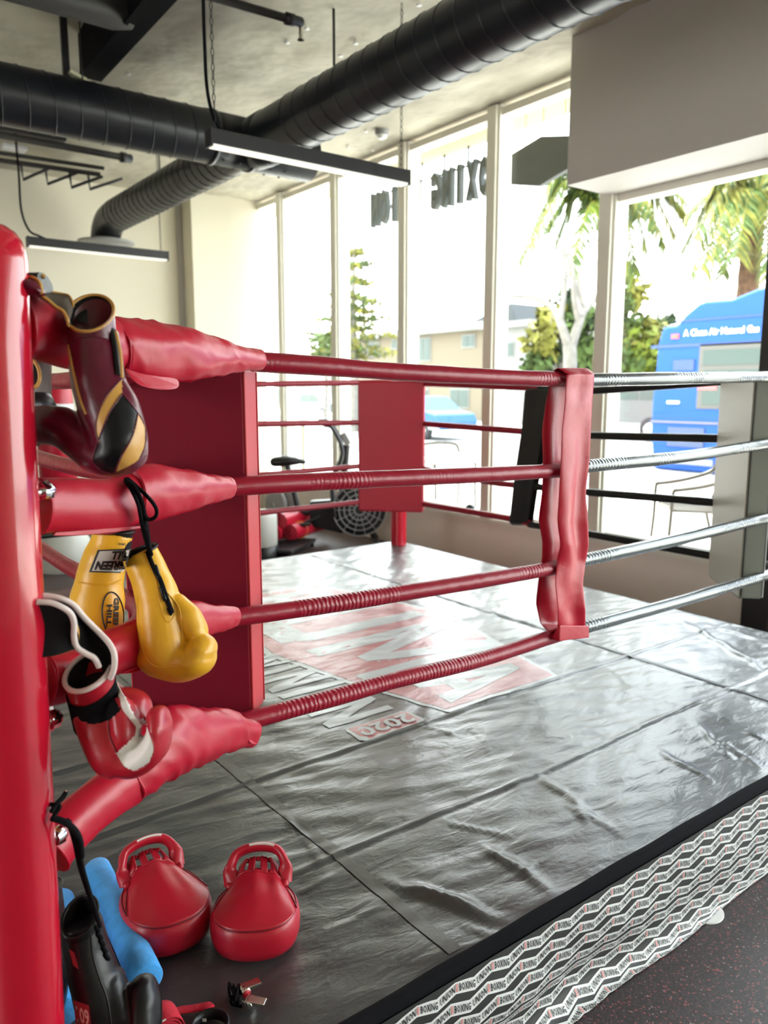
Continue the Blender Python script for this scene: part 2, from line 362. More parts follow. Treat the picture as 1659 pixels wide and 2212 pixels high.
M['canvas_red'] = canvas_mat('printed_red_on_canvas', (.40, .10, .11), .38, 1.0)
M['canvas_white'] = canvas_mat('printed_white_on_canvas', (.40, .44, .45), .38, 1.0)
M['tape'] = mat('grey_seam_tape', (.09, .09, .086), .3, bump=.3, bscale=30, bdist=.003)
ridges = []      # (a, b, height, width)
def ridge(p, q, h, wd): a, b = onz(*p, ZM), onz(*q, ZM); ridges.append((np.array(a)[:2], np.array(b)[:2], h*.75, wd*.55))
for p, q, h, wd in [((955,1772),(1110,1812),.006,.012), ((1040,1822),(1190,1925),.012,.03), ((880,1905),(1050,1975),.010,.025), ((830,1900),(1090,1990),.012,.03),
    ((1000,1995),(1100,2030),.006,.012), ((870,1560),(1040,1601),.004,.007), ((1040,1601),(1050,1572),.004,.007), ((945,1565),(985,1590),.003,.006),
    ((1160,1670),(1330,1800),.008,.022), ((1480,1345),(1659,1450),.016,.03), ((1530,1350),(1700,1400),.012,.03), ((1590,1650),(1500,1560),.008,.02),
    ((1540,1690),(1420,1620),.010,.022), ((1640,1660),(1560,1600),.010,.015), ((1659,1600),(1600,1580),.010,.02), ((640,1740),(520,1760),.004,.01),
    ((560,1830),(640,1800),.004,.012), ((350,1800),(210,1860),.005,.014), ((620,1760),(700,1870),.004,.01), ((1270,1780),(1230,1740),.008,.02),
    ((1290,1480),(1600,1560),.003,.008), ((1010,1560),(1080,1650),.003,.007), ((640,1930),(720,1890),.006,.012), ((650,1900),(700,1850),.005,.012),
    ((1060,1340),(1085,1300),.008,.03), ((700,2010),(820,1960),.005,.02), ((1300,1430),(1420,1530),.003,.01), ((1080,1900),(1180,1860),.005,.012)]: ridge(p, q, h, wd)
def canvas_h(X, Y):
    h = np.zeros_like(X)
    for v, a in ((1.565, .007), (2.05, .008), (2.47, .007), (2.93, .004), (3.45, .004), (4.0, .004), (4.4, .003)):
        c = v + .012 * np.sin(X * 1.7 + v * 5) + .006 * np.sin(X * 5.1 + v)
        d = Y - c
        h += a * .8 * np.exp(-(d / .009) ** 2) - a * .3 * np.exp(-((d + .016) / .009) ** 2)
    for u, a in ((2.94, .004),):
        h += a * np.exp(-((X - u - .01 * np.sin(Y * 3)) / .014) ** 2)
    for a, b, H, wd in ridges:
        d = b - a; L = np.hypot(*d); d = d / L
        s = (X - a[0]) * d[0] + (Y - a[1]) * d[1]; n = -(X - a[0]) * d[1] + (Y - a[1]) * d[0]
        tp = np.clip(np.minimum(s, L - s) / (.35 * L) + .25, 0, 1)
        n = n + .006 * np.sin(s * 30)
        h += H * tp * np.exp(-(n / wd) ** 2)
    h += .0022 * np.sin(X * 9 + 2.1 * np.sin(Y * 7)) * np.sin(Y * 23 + 3 * np.sin(X * 5)) + .0015 * np.sin(X * 31 + Y * 17 + 2 * np.sin(Y * 19)) * np.sin(Y * 41 - X * 7)
    edge = np.clip(np.minimum.reduce([X - U0, U1 - X, Y - V0, V1 - Y]) / .03, 0, 1)
    return h * edge
def pt_h(x, y): return float(canvas_h(np.array([x]), np.array([y]))[0])
nu, nv = 290, 300
xs = np.linspace(U0, U1, nu); ys = np.concatenate([np.linspace(V0, 2.6, 190), np.linspace(2.6, V1, nv - 189)[1:]])
XX, YY = np.meshgrid(xs, ys, indexing='ij'); HH = canvas_h(XX, YY) + ZM
mb = MB()
vs = np.stack([XX, YY, HH], -1).reshape(-1, 3).tolist(); nv = len(ys)
mb.add(vs, [(i*nv+j, (i+1)*nv+j, (i+1)*nv+j+1, i*nv+j+1) for i in range(nu-1) for j in range(nv-1)])
rim = [(U0, V0), (U1, V0), (U1, V1), (U0, V1)]
mb.add([(x, y, ZM) for x, y in rim] + [(x, y, ZM - .03) for x, y in rim], [(i, (i+1) % 4, 4 + (i+1) % 4, 4 + i) for i in range(4)], 0, False)
mb.build('canvas', M['canvas'], ring)
def strip_on_canvas(name, pts, wd, m, lift=.002):
    P = smooth_path([V((x, y, 0)) for x, y in pts], 40); L = []; 
    mbs = MB(); rows = []
    for i, p in enumerate(P):
        t = (P[min(i+1, len(P)-1)] - P[max(i-1, 0)]).normalized(); n = V((-t.y, t.x, 0))
        rows.append([V((q.x, q.y, ZM + pt_h(q.x, q.y) + lift)) for q in (p - n*wd/2, p - n*wd/4, p, p + n*wd/4, p + n*wd/2)])
    mbs.loft(rows, 0, False, False); return mbs.build(name, m, ring)
strip_on_canvas('seam_tape', [(1.033, V0 + .03), (1.03, 1.5), (1.02, 2.0), (1.02, 2.9), (1.02, V1 - .1)], .036, M['tape'])
strip_on_canvas('seam_tape', [(2.94, V0 + .03), (2.945, 2.2), (2.94, 3.0), (2.94, V1 - .1)], .03, M['tape'])
# printed logo: outlined shield with three big letters, a second line of letters and a year plate
def on_canvas(mbx, poly, lift, sub=.06):
    bm = bmesh.new(); vv = [bm.verts.new((x, y, 0)) for x, y in poly]; bm.faces.new(vv)
    bmesh.ops.triangulate(bm, faces=bm.faces[:])
    for _ in range(5): bmesh.ops.subdivide_edges(bm, edges=[e for e in bm.edges if e.calc_length() > sub], cuts=1, use_grid_fill=False); bmesh.ops.triangulate(bm, faces=bm.faces[:])
    bm.verts.index_update()
    v2 = [(v.co.x, v.co.y, ZM + pt_h(v.co.x, v.co.y) + lift) for v in bm.verts]; f2 = [tuple(v.index for v in f.verts) for f in bm.faces]; bm.free()
    mbx.add(v2, f2)
def inset(poly, k):
    cx = sum(p[0] for p in poly)/len(poly); cy = sum(p[1] for p in poly)/len(poly)
    out = []
    for x, y in poly: d = math.hypot(x-cx, y-cy); out.append((cx + (x-cx)*(1-k/d), cy + (y-cy)*(1-k/d)))
    return out
VMID = 3.06
sh = [(1.865, 2.065), (2.485, 2.055), (2.56, 2.36), (2.75, VMID), (2.60, 2*VMID-2.36), (2.485, 4.05), (1.865, 4.05), (1.72, 3.6), (1.625, VMID), (1.73, 2.55)]
mw, mr, mw2 = MB(), MB(), MB()
on_canvas(mw, sh, .0022); on_canvas(mr, inset(sh, .035), .0030)
def letter(mbx, polys, lift):
    for p in polys: on_canvas(mbx, p, lift)
# letters read with their tops toward +u; running toward -v
def L(base, top, v_far, v_near, strokes):      # strokes in a unit box: x runs far -> near, y base -> top
    return [[(base(x) + (top(x) - base(x))*y if callable(base) else base + (top-base)*y, v_far + (v_near - v_far)*x) for x, y in s] for s in strokes]
Ast = [[(0,0),(.30,0),(.62,1),(.38,1)], [(.70,0),(1,0),(.62,1),(.40,1)], [(.24,.22),(.78,.22),(.70,.42),(.30,.42)]]
Mst = [[(0,0),(.22,0),(.22,1),(0,1)], [(.78,0),(1,0),(1,1),(.78,1)], [(.0,1),(.24,1),(.58,.18),(.42,.18)], [(.76,1),(1,1),(.58,.18),(.42,.18)]]
Ust = [[(0,.18),(.28,.18),(.28,1),(0,1)], [(.72,.18),(1,.18),(1,1),(.72,1)], [(.14,0),(.86,0),(1,.2),(0,.2)]]
letter(mw2, L(1.93, 2.43, 2.40, 2.13, Ast), .0038)
letter(mw2, L(1.80, 2.60, 3.00, 2.48, Mst), .0038)
letter(mw2, L(1.76, 2.62, 3.50, 3.10, Ust), .0038)
letter(mw2, L(1.90, 2.45, 3.95, 3.62, [[(0,0),(.3,0),(.3,1),(0,1)], [(.3,.8),(1,.8),(1,1),(.3,1)], [(.3,.35),(1,.35),(1,.55),(.3,.55)], [(.72,.5),(1,.5),(1,.85),(.72,.85)]]), .0038)
mb4 = MB()
Nst = [[(0,0),(.26,0),(.26,1),(0,1)], [(.74,0),(1,0),(1,1),(.74,1)], [(.0,1),(.28,1),(1,0),(.72,0)]]
Ist = [[(0,0),(1,0),(1,1),(0,1)]]
for a, b, s in ((2.385, 2.225, Nst), (2.47, 2.43, Ist), (2.60, 2.555, Ist), (2.78, 2.64, Nst), (2.87, 2.83, Ist), (3.05, 2.91, Nst), (3.13, 3.09, Ist)): letter(mb4, L(1.43, 1.725, a, b, s), .0022)
on_canvas(mb4, [(1.475, 2.06), (1.73, 2.055), (1.752, 2.075), (1.75, 2.17), (1.73, 2.187), (1.475, 2.18), (1.462, 2.165), (1.46, 2.08)], .0022)
mr2 = MB(); on_canvas(mr2, [(1.478, 2.068), (1.738, 2.068), (1.738, 2.175), (1.478, 2.175)], .0030)
tx = MB(); put_text(tx, '2020', lambda a, b: V((1.725 - a*.235, 2.160 - b*.078, ZM + .0055)), bold=.03)
lg = mw.build('printed_logo', M['canvas_white'], ring); mr.build('red_shield_print', M['canvas_red'], lg); mw2.build('big_letters', M['canvas_white'], lg)
mb4.build('small_letters', M['canvas_white'], lg); yr = mr2.build('year_plate', M['canvas_red'], lg); tx.build('year_digits', M['canvas_white'], lg)
# black edge strip on top of the front edge
es = MB(); rows = []
for i in range(80):
    x = U0 + (U1 - U0)*i/79
    wv = .0015*math.sin(x*21)
    rows.append([V((x, V0 + .020 + wv, ZM + .003)), V((x, V0 + .017, ZM + .007 + wv)), V((x, V0 + .0, ZM + .007)), V((x, V0 - .010, ZM + .001)), V((x, V0 - .013, ZM - .012))])
es.loft(rows, 0, False, False); es.build('edge_strip', M['black_cloth'], ring)
# lettered skirt: a hanging cloth, s along the ring, t down the cloth
PROF = [(0, 0, .297), (.03, .004, .268), (.09, .010, .209), (.16, .010, .139), (.20, -.008, .103), (.245, -.022, .060), (.285, -.012, .021), (.315, .012, .003), (.345, .040, .002)]
def skirt(s, t, lift=0.0):
    for k in range(len(PROF) - 1):
        if t <= PROF[k+1][0] or k == len(PROF) - 2:
            a, b = PROF[k], PROF[k+1]; q = (t - a[0])/(b[0] - a[0]); break
    # smooth the folded profile
    def ev(tt):
        for k in range(len(PROF) - 1):
            if tt <= PROF[k+1][0] or k == len(PROF) - 2:
                a, b = PROF[k], PROF[k+1]; qq = (tt - a[0])/(b[0] - a[0]); return a[1] + (b[1]-a[1])*qq, a[2] + (b[2]-a[2])*qq
    e = z = 0
    for dt in (-.02, 0, .02): a_, b_ = ev(min(max(t + dt, 0), .345)); e += a_/3; z += b_/3
    amp = min(1, t/.12)
    k = max(0, min(1, (s - 1.4)/.8)); amp *= 1 - .75*k
    e = e * (1 - .85*k) + amp*(.006*math.sin(s*6.3 + t*7) + .004*math.sin(s*13.7 - t*16 + 1) + .007*math.sin(s*2.2 + 2))
    return V((s, V0 - .018 - max(e, -.05) - lift*.9, max(z, .003) + lift*.45))
S0, S1, TMAX = .12, 3.78, .34
sb = MB(); ns = 260
sb.loft([[skirt(S0 + (S1 - S0)*i/ns, TMAX*j/40) for j in range(41)] for i in range(ns + 1)], 0, False, False)
sk = sb.build('skirt', mat('skirt_cloth', (.035, .037, .036), .55, bump=.2, bscale=200, bdist=.001), ring)
PER = .1035; AMP = .0075
def zig(s, ph):     # goes down through the first word, up through the second
    q = ((s - ph)/PER) % 1.0
    return AMP*(-1 + 2*q/.5) if q < .5 else AMP*(1 - 2*(q - .5)/.5)
bands, words, tags = MB(), MB(), MB()
rowt = [(.032, .884), (.075, .868), (.118, .894), (.161, .875), (.204, .886), (.247, .86), (.290, .895), (.328, .88)]
for t0, ph in rowt:
    br = [];  n0 = int((S0 - ph)/PER) - 1; n1 = int((S1 - ph)/PER) + 1
    H = .0145
    ss = [ph + k*PER/8 for k in range(n0*8, n1*8 + 1) if S0 < ph + k*PER/8 < S1]
    bands.loft([[skirt(s, min(max(t0 + zig(s, ph) + H*q, .002), TMAX), .0012) for q in (-1, -.33, .33, 1)] for s in ss], 0, False, False)
    for k in range(n0, n1):
        s0 = ph + k*PER
        if s0 < .62 or s0 + PER > S1: continue
        for wd, a0, a1 in (('BOXING', .09, .515), ('UNION', .575, .965)):
            put_text(words, wd, lambda a, b, a0=a0, a1=a1: skirt(s0 + (a0 + (a1 - a0)*a)*PER, min(max(t0 + zig(s0 + (a0 + (a1 - a0)*a)*PER, ph) + (.5 - b)*.0178, .002), TMAX), .0026), bold=.018, res=1)
        tg = [skirt(s0 + a*PER, min(max(t0 + zig(s0 + a*PER, ph) + b, .002), TMAX), .0024) for a, b in ((.0, -.0095), (.055, -.0095), (.055, .0095), (.0, .0095))]
        tags.add(tg, [(0, 1, 2, 3)], 0, False)
for q in (words, tags):
    for mi_ in range(len(q.m)): q.m[mi_] = 1 if q is words else 2
    b0_ = len(bands.v); bands.v += q.v; bands.f += [tuple(i + b0_ for i in f) for f in q.f]; bands.m += q.m; bands.sm += q.sm
bands.build('lettered_print', [M['white_print'], M['black_print'], M['tag_print']], sk)
MB().loft([[V((U1 + .005 + .02*(1-z/.3), y, z)) for z in (.3, .2, .1, .0)] for y in np.linspace(V0, V1, 20)], 0, False, False).build('side_skirt', sk.data.materials[0], ring)
# ------------------------------------------------------------------ posts
def post(center_bottom, center_top, r, mname, label, loc):
    e = empty('ring_post', loc, label, 'ring post')
    a, b = V(center_bottom), V(center_top); ax = (b - a).normalized(); L = (b - a).length
    prof = [(0, r), (L - .05, r)] + [(L - .05 + .05*math.sin(q), r*math.cos(q)**.6 if q < 1.5 else .002) for q in (.3, .6, .9, 1.2, 1.4, 1.55)]
    MB().lathe(a, ax, prof, 48).build('pole', M[mname], e)
    if mname != 'red_gloss' or center_bottom[0] < 1: mb = MB(); mb.lathe(a, ax, [(0, r + .05), (.012, r + .05), (.014, r)], 32); mb.build('base_plate', M[mname], e)
    return e
pb_ = att(58, 2212, 1.22); pt_ = att(-38, 480, 1.06); dpost = (pb_ - pt_).normalized()
A_bot = pb_ + dpost*((pb_.z - .305)/-dpost.z); A_top = pt_ + (pt_ - pb_).normalized()*.0
post(A_bot, A_top, .0545, 'red_gloss', 'glossy red ring post standing close at the left edge, gloves hanging beside it', A_bot)
post((3.70, 4.72, .302), (3.70, 4.72, 1.5), .06, 'red_gloss', 'red ring post behind the far red corner pad, only its foot showing', (3.70, 4.72, .302))
post((3.745, 1.27, .302), (3.745, 1.27, 1.74), .055, 'black_metal', 'black ring post at the right corner beside the pale grey pad', (3.745, 1.27, .302))
# ------------------------------------------------------------------ corner pads
def pad(cR, cL, thick, z0, z1, mat_face, mat_edge, label, normal, piping=None, mat_back=None):
    cR, cL = V((*cR, 0)), V((*cL, 0)); a = (cL - cR); Wd = a.length; a.normalize(); n = V((*normal, 0)).normalized()
    mid = (cR + cL)/2; e = empty('corner_pad', mid + V((0, 0, z0)), label, 'corner pad')
    def slab(name, w0, w1, d0, d1, h0, h1, m, bev):
        mb = MB(); q = [cR + a*w0 + n*d0, cR + a*w1 + n*d0, cR + a*w1 + n*d1, cR + a*w0 + n*d1]
        mb.hexa([p + V((0,0,h0)) for p in q], [p + V((0,0,h1)) for p in q]); return mb.build(name, m, e, bevel=bev)
    slab('cushion', 0, Wd, .003, thick, z0, z1, mat_edge, .012)
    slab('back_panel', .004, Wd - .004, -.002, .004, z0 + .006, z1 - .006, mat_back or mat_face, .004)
    slab('front_panel', .004, Wd - .004, thick - .004, thick + .002, z0 + .006, z1 - .006, mat_face, .004)
    mb = MB()
    for h in (thick*.06, thick*.94):
        for wq in (0, Wd): mb.tube([cR + a*wq + n*h + V((0,0,z0+.012)), cR + a*wq + n*h + V((0,0,z1-.012))], .0022, 6)
        for zq in (z0, z1): mb.tube([cR + a*.012 + n*h + V((0,0,zq)), cR + a*(Wd-.012) + n*h + V((0,0,zq))], .0022, 6)
    mb.build('piping', piping or mat_edge, e)
    return e
za_t = ony(540, 792, 1.66).z; za_b = ony(540, 1541, 1.66).z
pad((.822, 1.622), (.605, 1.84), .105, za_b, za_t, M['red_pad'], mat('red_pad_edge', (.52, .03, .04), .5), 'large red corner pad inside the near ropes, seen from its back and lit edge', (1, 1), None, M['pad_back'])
pad((3.165, 4.475), (3.475, 4.145), .085, .665, 1.56, M['red_pad'], M['red_pad'], 'red corner pad in the far corner of the ring', (-1, -1))
pad((3.20, 1.585), (3.475, 1.89), .095, .625, 1.56, M['pale_vinyl'], M['grey_vinyl'], 'pale grey corner pad with black edging at the right corner of the ring', (-1, 1), M['black_vinyl'])
# ------------------------------------------------------------------ ropes
ZR = [1.567, 1.281, .977, .721]
def rope_mesh(path, r, wr=True, n=14):
    P = smooth_path(path, 26); R = []
    for i, p in enumerate(P):
        k = i*1.0
        wv = .06*mnoise.noise(V((p.x*9, p.y*9, p.z*3))) + .05*max(0, mnoise.noise(V((p.x*2.3, p.y*2.3, 7))))*math.sin((p.x+p.y)*210)
        R.append(r*(1 + (wv if wr else 0)))
    return MB().tube(P, R, n)
near_px = [
 [(545,781),(700,791),(854,803),(1094,815.6),(1215,819),(1290,820.5),(1480,817),(1659,813.5)],
 [(480,1053),(640,1043),(860,1033),(1050,1025),(1205,1016.5),(1280,1006),(1480,986),(1659,958)],
 [(490,1336),(717,1305),(894,1277),(1050,1252),(1205,1225),(1275,1207),(1480,1162),(1659,1117)],
 [(525,1559),(717,1508),(862,1467),(1037,1425),(1180,1379),(1270,1353),(1480,1296),(1650,1244)]]
ordinal = ['top', 'second from the top', 'third from the top', 'lowest']
corner_end = {0: 1.565, 1: 1.285, 2: .975, 3: .722}
for k, px in enumerate(near_px):
    P = [ony(x, y, 1.6) for x, y in px]
    e = empty('ring_rope', P[3], f'{ordinal[k]} near side rope, red then grey past the strap', 'ring rope', 'near side ring ropes')
    r0 = .0225
    d0 = P[4] + (P[5] - P[4])*.5
    rope_mesh(P[:5] + [d0], r0).build('red_cover', M['red_rope'], e)
    tail = V((3.43, 1.6, corner_end[k])); t2 = V((3.68, 1.33, corner_end[k] + .01))
    rope_mesh([d0] + P[5:] + [tail, t2], r0*.97).build('grey_cover', M['silver'], e)
far_px = [[(880,827.6),(1010,832),(1165,838),(1276,844)], [(880,912.7),(1100,929.5),(1150,934),(1276,940.6),(1571,948)],
          [(880,1005.5),(1060,1041),(1145,1050),(1269,1063),(1563,1087)], [(880,1083),(1100,1120),(1145,1133),(1273,1153.6),(1563,1205)]]
for k, px in enumerate(far_px):
    P = [onx(x, y, 3.43) for x, y in px]
    e = empty('ring_rope', P[1], f'{ordinal[k]} window side rope, red then black past its strap', 'ring rope', 'window side ring ropes')
    i = 2 if k else 2
    start = V((3.43, 4.43, P[0].z - .0)); end = V((3.43, 1.60, ZR[k])) if k else V((3.43, 1.6, 1.565))
    rope_mesh([V((3.66, 4.68, P[0].z)), start] + P[:i+1], .0195).build('red_cover', M['red_rope'], e)
    rope_mesh(P[i:] + [end], .0205).build('black_cover', M['black_vinyl'], e)
left_px = [[(555,830),(775,826.6)], [(555,916),(775,912.7)], [(555,1027),(775,1007)], [(555,1108.4),(775,1084.8)]]
for k, px in enumerate(left_px):
    a, b = [ony(x, y, 4.43) for x, y in px]; d = (b - a)/(b.x - a.x)
    e = empty('ring_rope', a, f'{ordinal[k]} red rope left of the far red pad', 'ring rope', 'back side ring ropes')
    m_ = a + d*(2.0 - a.x); rope_mesh([m_, a, b, a + d*(3.43 - a.x), V((3.66, 4.68, b.z))], .0185).build('red_cover', M['red_rope'], e)
    rope_mesh([V((.6, 4.43, ZR[k])), m_], .0185).build('black_cover', M['black_vinyl'], e)
ad_z = [1.535, 1.30, 1.0, .72]
for k in range(4):
    e = empty('ring_rope', (.6, 2.2, ad_z[k]), f'{ordinal[k]} rope running back from the near post', 'ring rope', 'left side ring ropes')
    rope_mesh([V((.47, 1.47, ad_z[k] + .02)), V((.6, 1.75, ad_z[k])), V((.6, 2.4, ad_z[k] - .01)), V((.6, 3.0, ad_z[k]))], .0225).build('red_cover', M['red_rope'], e)
    rope_mesh([V((.6, 3.0, ad_z[k])), V((.6, 4.43, ZR[k]))], .022).build('black_cover', M['black_vinyl'], e)
# ------------------------------------------------------------------ strap that spaces the near ropes
def strap(rowsF, planeF, planeB, axis, mname, name_label, wob=.004, thick=.003):
    fn = ony if axis == 'y' else onx
    F = [(fn(xl, y, planeF), fn(xr, y, planeF)) for xl, xr, y in rowsF]
    off = V((0, planeB - planeF, 0)) if axis == 'y' else V((planeB - planeF, 0, 0))
    Bk = [(a + off + V((-.004, 0, .0)), b + off) for a, b in F][::-1]
    rows = []
    def row(a, b, sgn, i):
        out = []
        for q in range(7):
            p = a + (b - a)*(q/6)
            wv = wob*2.2*mnoise.noise(V((q*.35, i*.55, sgn*5))) 
            out.append(p + off.normalized()*wv*(-1 if sgn > 0 else 1))
        return out
    for i, (a, b) in enumerate(F): rows.append(row(a, b, 1, i))
    lo = (F[-1][0] + off/2 + V((0,0,-.022)), F[-1][1] + off/2 + V((0,0,-.022))); rows.append(row(*lo, 1, 50))
    for i, (a, b) in enumerate(Bk): rows.append(row(a, b, -1, i))
    hi = (F[0][0] + off/2 + V((0,0,.018)), F[0][1] + off/2 + V((0,0,.018))); rows.append(row(*hi, -1, 60)); rows.append(rows[0])
    # densify
    dense = []
    for i in range(len(rows) - 1):
        for s in range(4):
            dense.append([rows[i][q]*(1 - s/4) + rows[i+1][q]*(s/4) for q in range(7)])
    dense.append(rows[0])
    e = empty('rope_strap', (F[len(F)//2][0] + F[len(F)//2][1])/2, name_label, 'rope strap')
    mb = MB(); mb.loft(dense, 0, False, False); o = mb.build('band', M[mname], e)
    s = o.modifiers.new('s', 'SOLIDIFY'); s.thickness = thick; s.offset = 0
    sm = o.modifiers.new('sm', 'SUBSURF'); sm.levels = 1; sm.render_levels = 1
    return e, F, off
c8 = lambda a, b: (1060 + a/2.7696, 780 + b/2.7696)
lef = [(452,75),(446,160),(438,260),(420,420),(416,600),(402,790),(396,960),(412,1100),(410,1200),(386,1330),(390,1480),(400,1600)]
rig = [(626,75),(618,160),(608,260),(598,420),(588,600),(571,790),(572,960),(583,1100),(581,1200),(552,1330),(550,1480),(566,1600)]
rowsF = [(c8(*l)[0], c8(*r)[0], c8(*l)[1]) for l, r in zip(lef, rig)]
se, F, off = strap(rowsF, 1.563, 1.632, 'y', 'red_vinyl', 'red vinyl strap hanging over the four near ropes at mid side', .009)
mb = MB()
a, b = F[-1]; q = a - V((0, .006, 0)); p2 = b - V((-.008, .006, 0))
mb.hexa([q + V((0,-.003,.012)), p2 + V((0,-.003,.010)), p2 + V((.0,-.006,-.03)), q + V((-.004,-.006,-.038))], [q + V((0,.003,.012)), p2 + V((0,.003,.010)), p2 + V((0,.030,-.032)), q + V((-.004,.030,-.04))]).build('fold_over_flap', M['red_vinyl'], se, bevel=.003)
rowsB = [(1133,1194,842),(1130,1180,880),(1126,1172,930),(1117,1163,990),(1108,1152,1050),(1100,1140,1128)]
strap(rowsB, 3.405, 3.455, 'x', 'black_vinyl', 'black strap over the window side ropes', .004)
# strap on the far left side stays hidden behind the near pad
# ------------------------------------------------------------------ turnbuckle cushions of the near corner
PA = V((A_bot.x, A_bot.y, 0)); PN = V((.38, -.66, 0)).normalized()     # vertical plane through post and ropes, normal toward the lens
PD = V((.66, .38, 0)).normalized()
def onc(x, y, off=0.0): return onpl(x, y, V((.22, 1.22, 0)) + PN*off, PN)
def sleeve(pts, flat=.75, wr=.05, seed=1, n=36, openend=False):      # pts: (px x, px y, px radius)
    P = [onc(x, y) for x, y, r in pts]; D = [(p - EYE).dot(FWD) for p in P]; R = [r*d/FPX for (x, y, r), d in zip(pts, D)]
    P, R = smooth_path(P, 10, R); rings = tube_rings(P, [(r, r*flat) for r in R], n, V((0, 0, 1)))
    out = []
    for i, rg in enumerate(rings):
        c = P[i]; k = []
        for j, p in enumerate(rg):
            a = 2*PI*j/n
            s = (p - c).length
            w_ = wr*s*(mnoise.noise(V((c.x*10 + seed, math.cos(a)*1.2 + c.z, math.sin(a)*1.2)))*.8 + .7*(1 - abs(mnoise.noise(V((c.x*16 + c.y*9 + math.cos(a)*.9, seed*3.1, math.sin(a)*.8)))*2.2))**2*.6)
            k.append(p + (p - c).normalized()*w_)
        out.append(k)
    return out, P
def cushion(parts, label, loc_px, flaps=()):
    e = empty('rope_cushion', onc(*loc_px), label, 'rope cushion', 'padded cushions at the near ring post')
    for i, (pts, kw) in enumerate(parts):
        rings, P = sleeve(pts, **kw); mb = MB(); mb.loft(rings, 0, True, True)
        # raised seam along the underside and a rim at the open end
        o = mb.build('sleeve', M['red_vinyl'], e)
        nn = len(rings[0])
        sm = MB(); sm.tube([r[nn*5//8] for r in rings[2:-2]], .0022, 6); rim_i = rings[0] if i == 0 else rings[1]
        sm.tube(list(rings[1]) + [rings[1][0]], .0026, 6); sm.build('seam', M['red_vinyl'], o)
    for poly in flaps:
        pts = smooth_path([onc(x, y, d) for x, y, d in poly + poly[:1]], 4)[:-1]; mb = MB(); mb.prism(pts, PN*.004); mb.build('flap', M['red_vinyl'], e, bevel=.0015)
    return e
cushion([([(30,702,80),(72,704,70),(145,730,66),(220,742,60),(262,750,52)], dict(seed=1, wr=.03)), ([(246,748,55),(262,747,59),(325,761,67),(398,767,58),(470,771,38),(506,774,29),(540,776,24),(562,777,21)], dict(seed=4, wr=.16))],
        'topmost red cushion between the near post and the top rope, under the maroon glove', (250, 750), [[(268,795,.03),(300,806,.034),(340,812,.03),(378,818,.026),(381,838,.03),(350,842,.035),(310,836,.045),(285,822,.04)]])
cushion([([(78,1094,60),(108,1092,60),(180,1094,60),(235,1094,59),(290,1072,58)], dict(seed=7, wr=.04)), ([(275,1072,60),(325,1064,62),(398,1059,47),(452,1057,33),(490,1054,25),(498,1054,21)], dict(seed=9, wr=.10))],
        'second red cushion at the near post, black laces hung over it', (240, 1094), [[(118,1150,.02),(300,1136,.02),(300,1141,.02),(200,1154,.02),(118,1157,.02)]])
cushion([([(88,1472,56),(163,1456,54),(235,1411,52),(292,1392,54),(330,1378,52)], dict(seed=12, wr=.05)), ([(310,1382,53),(398,1345,46),(470,1337,30),(495,1334,25),(508,1333,21)], dict(seed=14, wr=.08))],
        'third red cushion at the near post, between the yellow gloves', (250, 1411), [[(255,1455,.02),(308,1432,.02),(310,1440,.02),(285,1453,.024)]])
cushion([([(105,1842,62),(130,1812,60),(190,1752,55),(250,1706,55),(285,1685,55)], dict(seed=17, wr=.06)), ([(270,1690,55),(310,1648,66),(362,1605,74),(430,1592,58),(490,1580,44),(535,1584,29),(549,1584,24)], dict(seed=21, wr=.20))],
        'lowest red cushion at the near post, lying beneath the red and white glove', (300, 1660), [[(535,1560,.0),(553,1590,.0),(553,1607,.01),(535,1600,.02)]])
# turnbuckle bolts between the near post and its cushions
for k, (x, y) in enumerate([(84, 1062), (112, 1812), (100, 1560)]):
    p = onc(x, y, .035); e = empty('turnbuckle', p, ['dark steel turnbuckle inside the open end of the second cushion', 'shiny turnbuckle bolt on the near post beside the lowest cushion', 'small steel turnbuckle on the near post under the third cushion'][k], 'turnbuckle')
    MB().cyl(p - PD*.06, p + PD*.02, .008, 14).build('rod', M['chrome'], e)
    MB().lathe(p + PD*.002, PD, [(0, .015), (.014, .016), (.018, .012), (.022, .011), (.024, .004)], 6).build('nut', M['chrome'], e)
# ------------------------------------------------------------------ ducts
def duct_body(mb, a, b, r, n=40):
    a, b = V(a), V(b); mb.loft(tube_rings([a + (b-a)*i/8 for i in range(9)], r, n), 0, True)
def helix(a, b, r, pitch, wire, n=20):
    a, b = V(a), V(b); ax = (b - a).normalized(); L = (b-a).length; N = ax.orthogonal().normalized(); B = ax.cross(N)
    k = int(L/pitch*n); return [a + ax*(pitch*i/n) + (N*math.cos(2*PI*i/n) + B*math.sin(2*PI*i/n))*r for i in range(k)]
DZ, DR = 3.20, .17
DV, DU = 5.20, 2.76
UE = ony(668, 378, DV).x
d1 = empty('ceiling_duct', (0, DV, DZ), 'black round spiral duct crossing the left under the ceiling, along the back wall', 'duct')
mb = MB(); duct_body(mb, (-3.2, DV, DZ), (UE, DV, DZ), DR); mb.build('pipe', M['black_paint'], d1)
pit = (ony(417, 290, DV).x - ony(62, 215, DV).x)/7
MB().tube(helix((-2.2, DV, DZ), (2.5, DV, DZ), DR + .001, pit, .004), .0045, 6).build('spiral_seam', M['black_paint'], d1)
mb = MB(); mb.lathe((2.42, DV, DZ), (1, 0, 0), [(0, DR), (0, DR + .008), (.03, DR + .008), (.03, DR), (.30, DR), (.30, DR + .008), (.33, DR + .008), (.33, DR)], 40, cap=False); mb.build('collar', M['black_paint'], d1)
mb = MB()
for u in (2.5, 2.62, 2.86, 2.98): 
    for a in (-2.0, -1.4, -.9): mb.sphere((u, DV + DR*math.cos(a), DZ + DR*math.sin(a)), .009, 5)
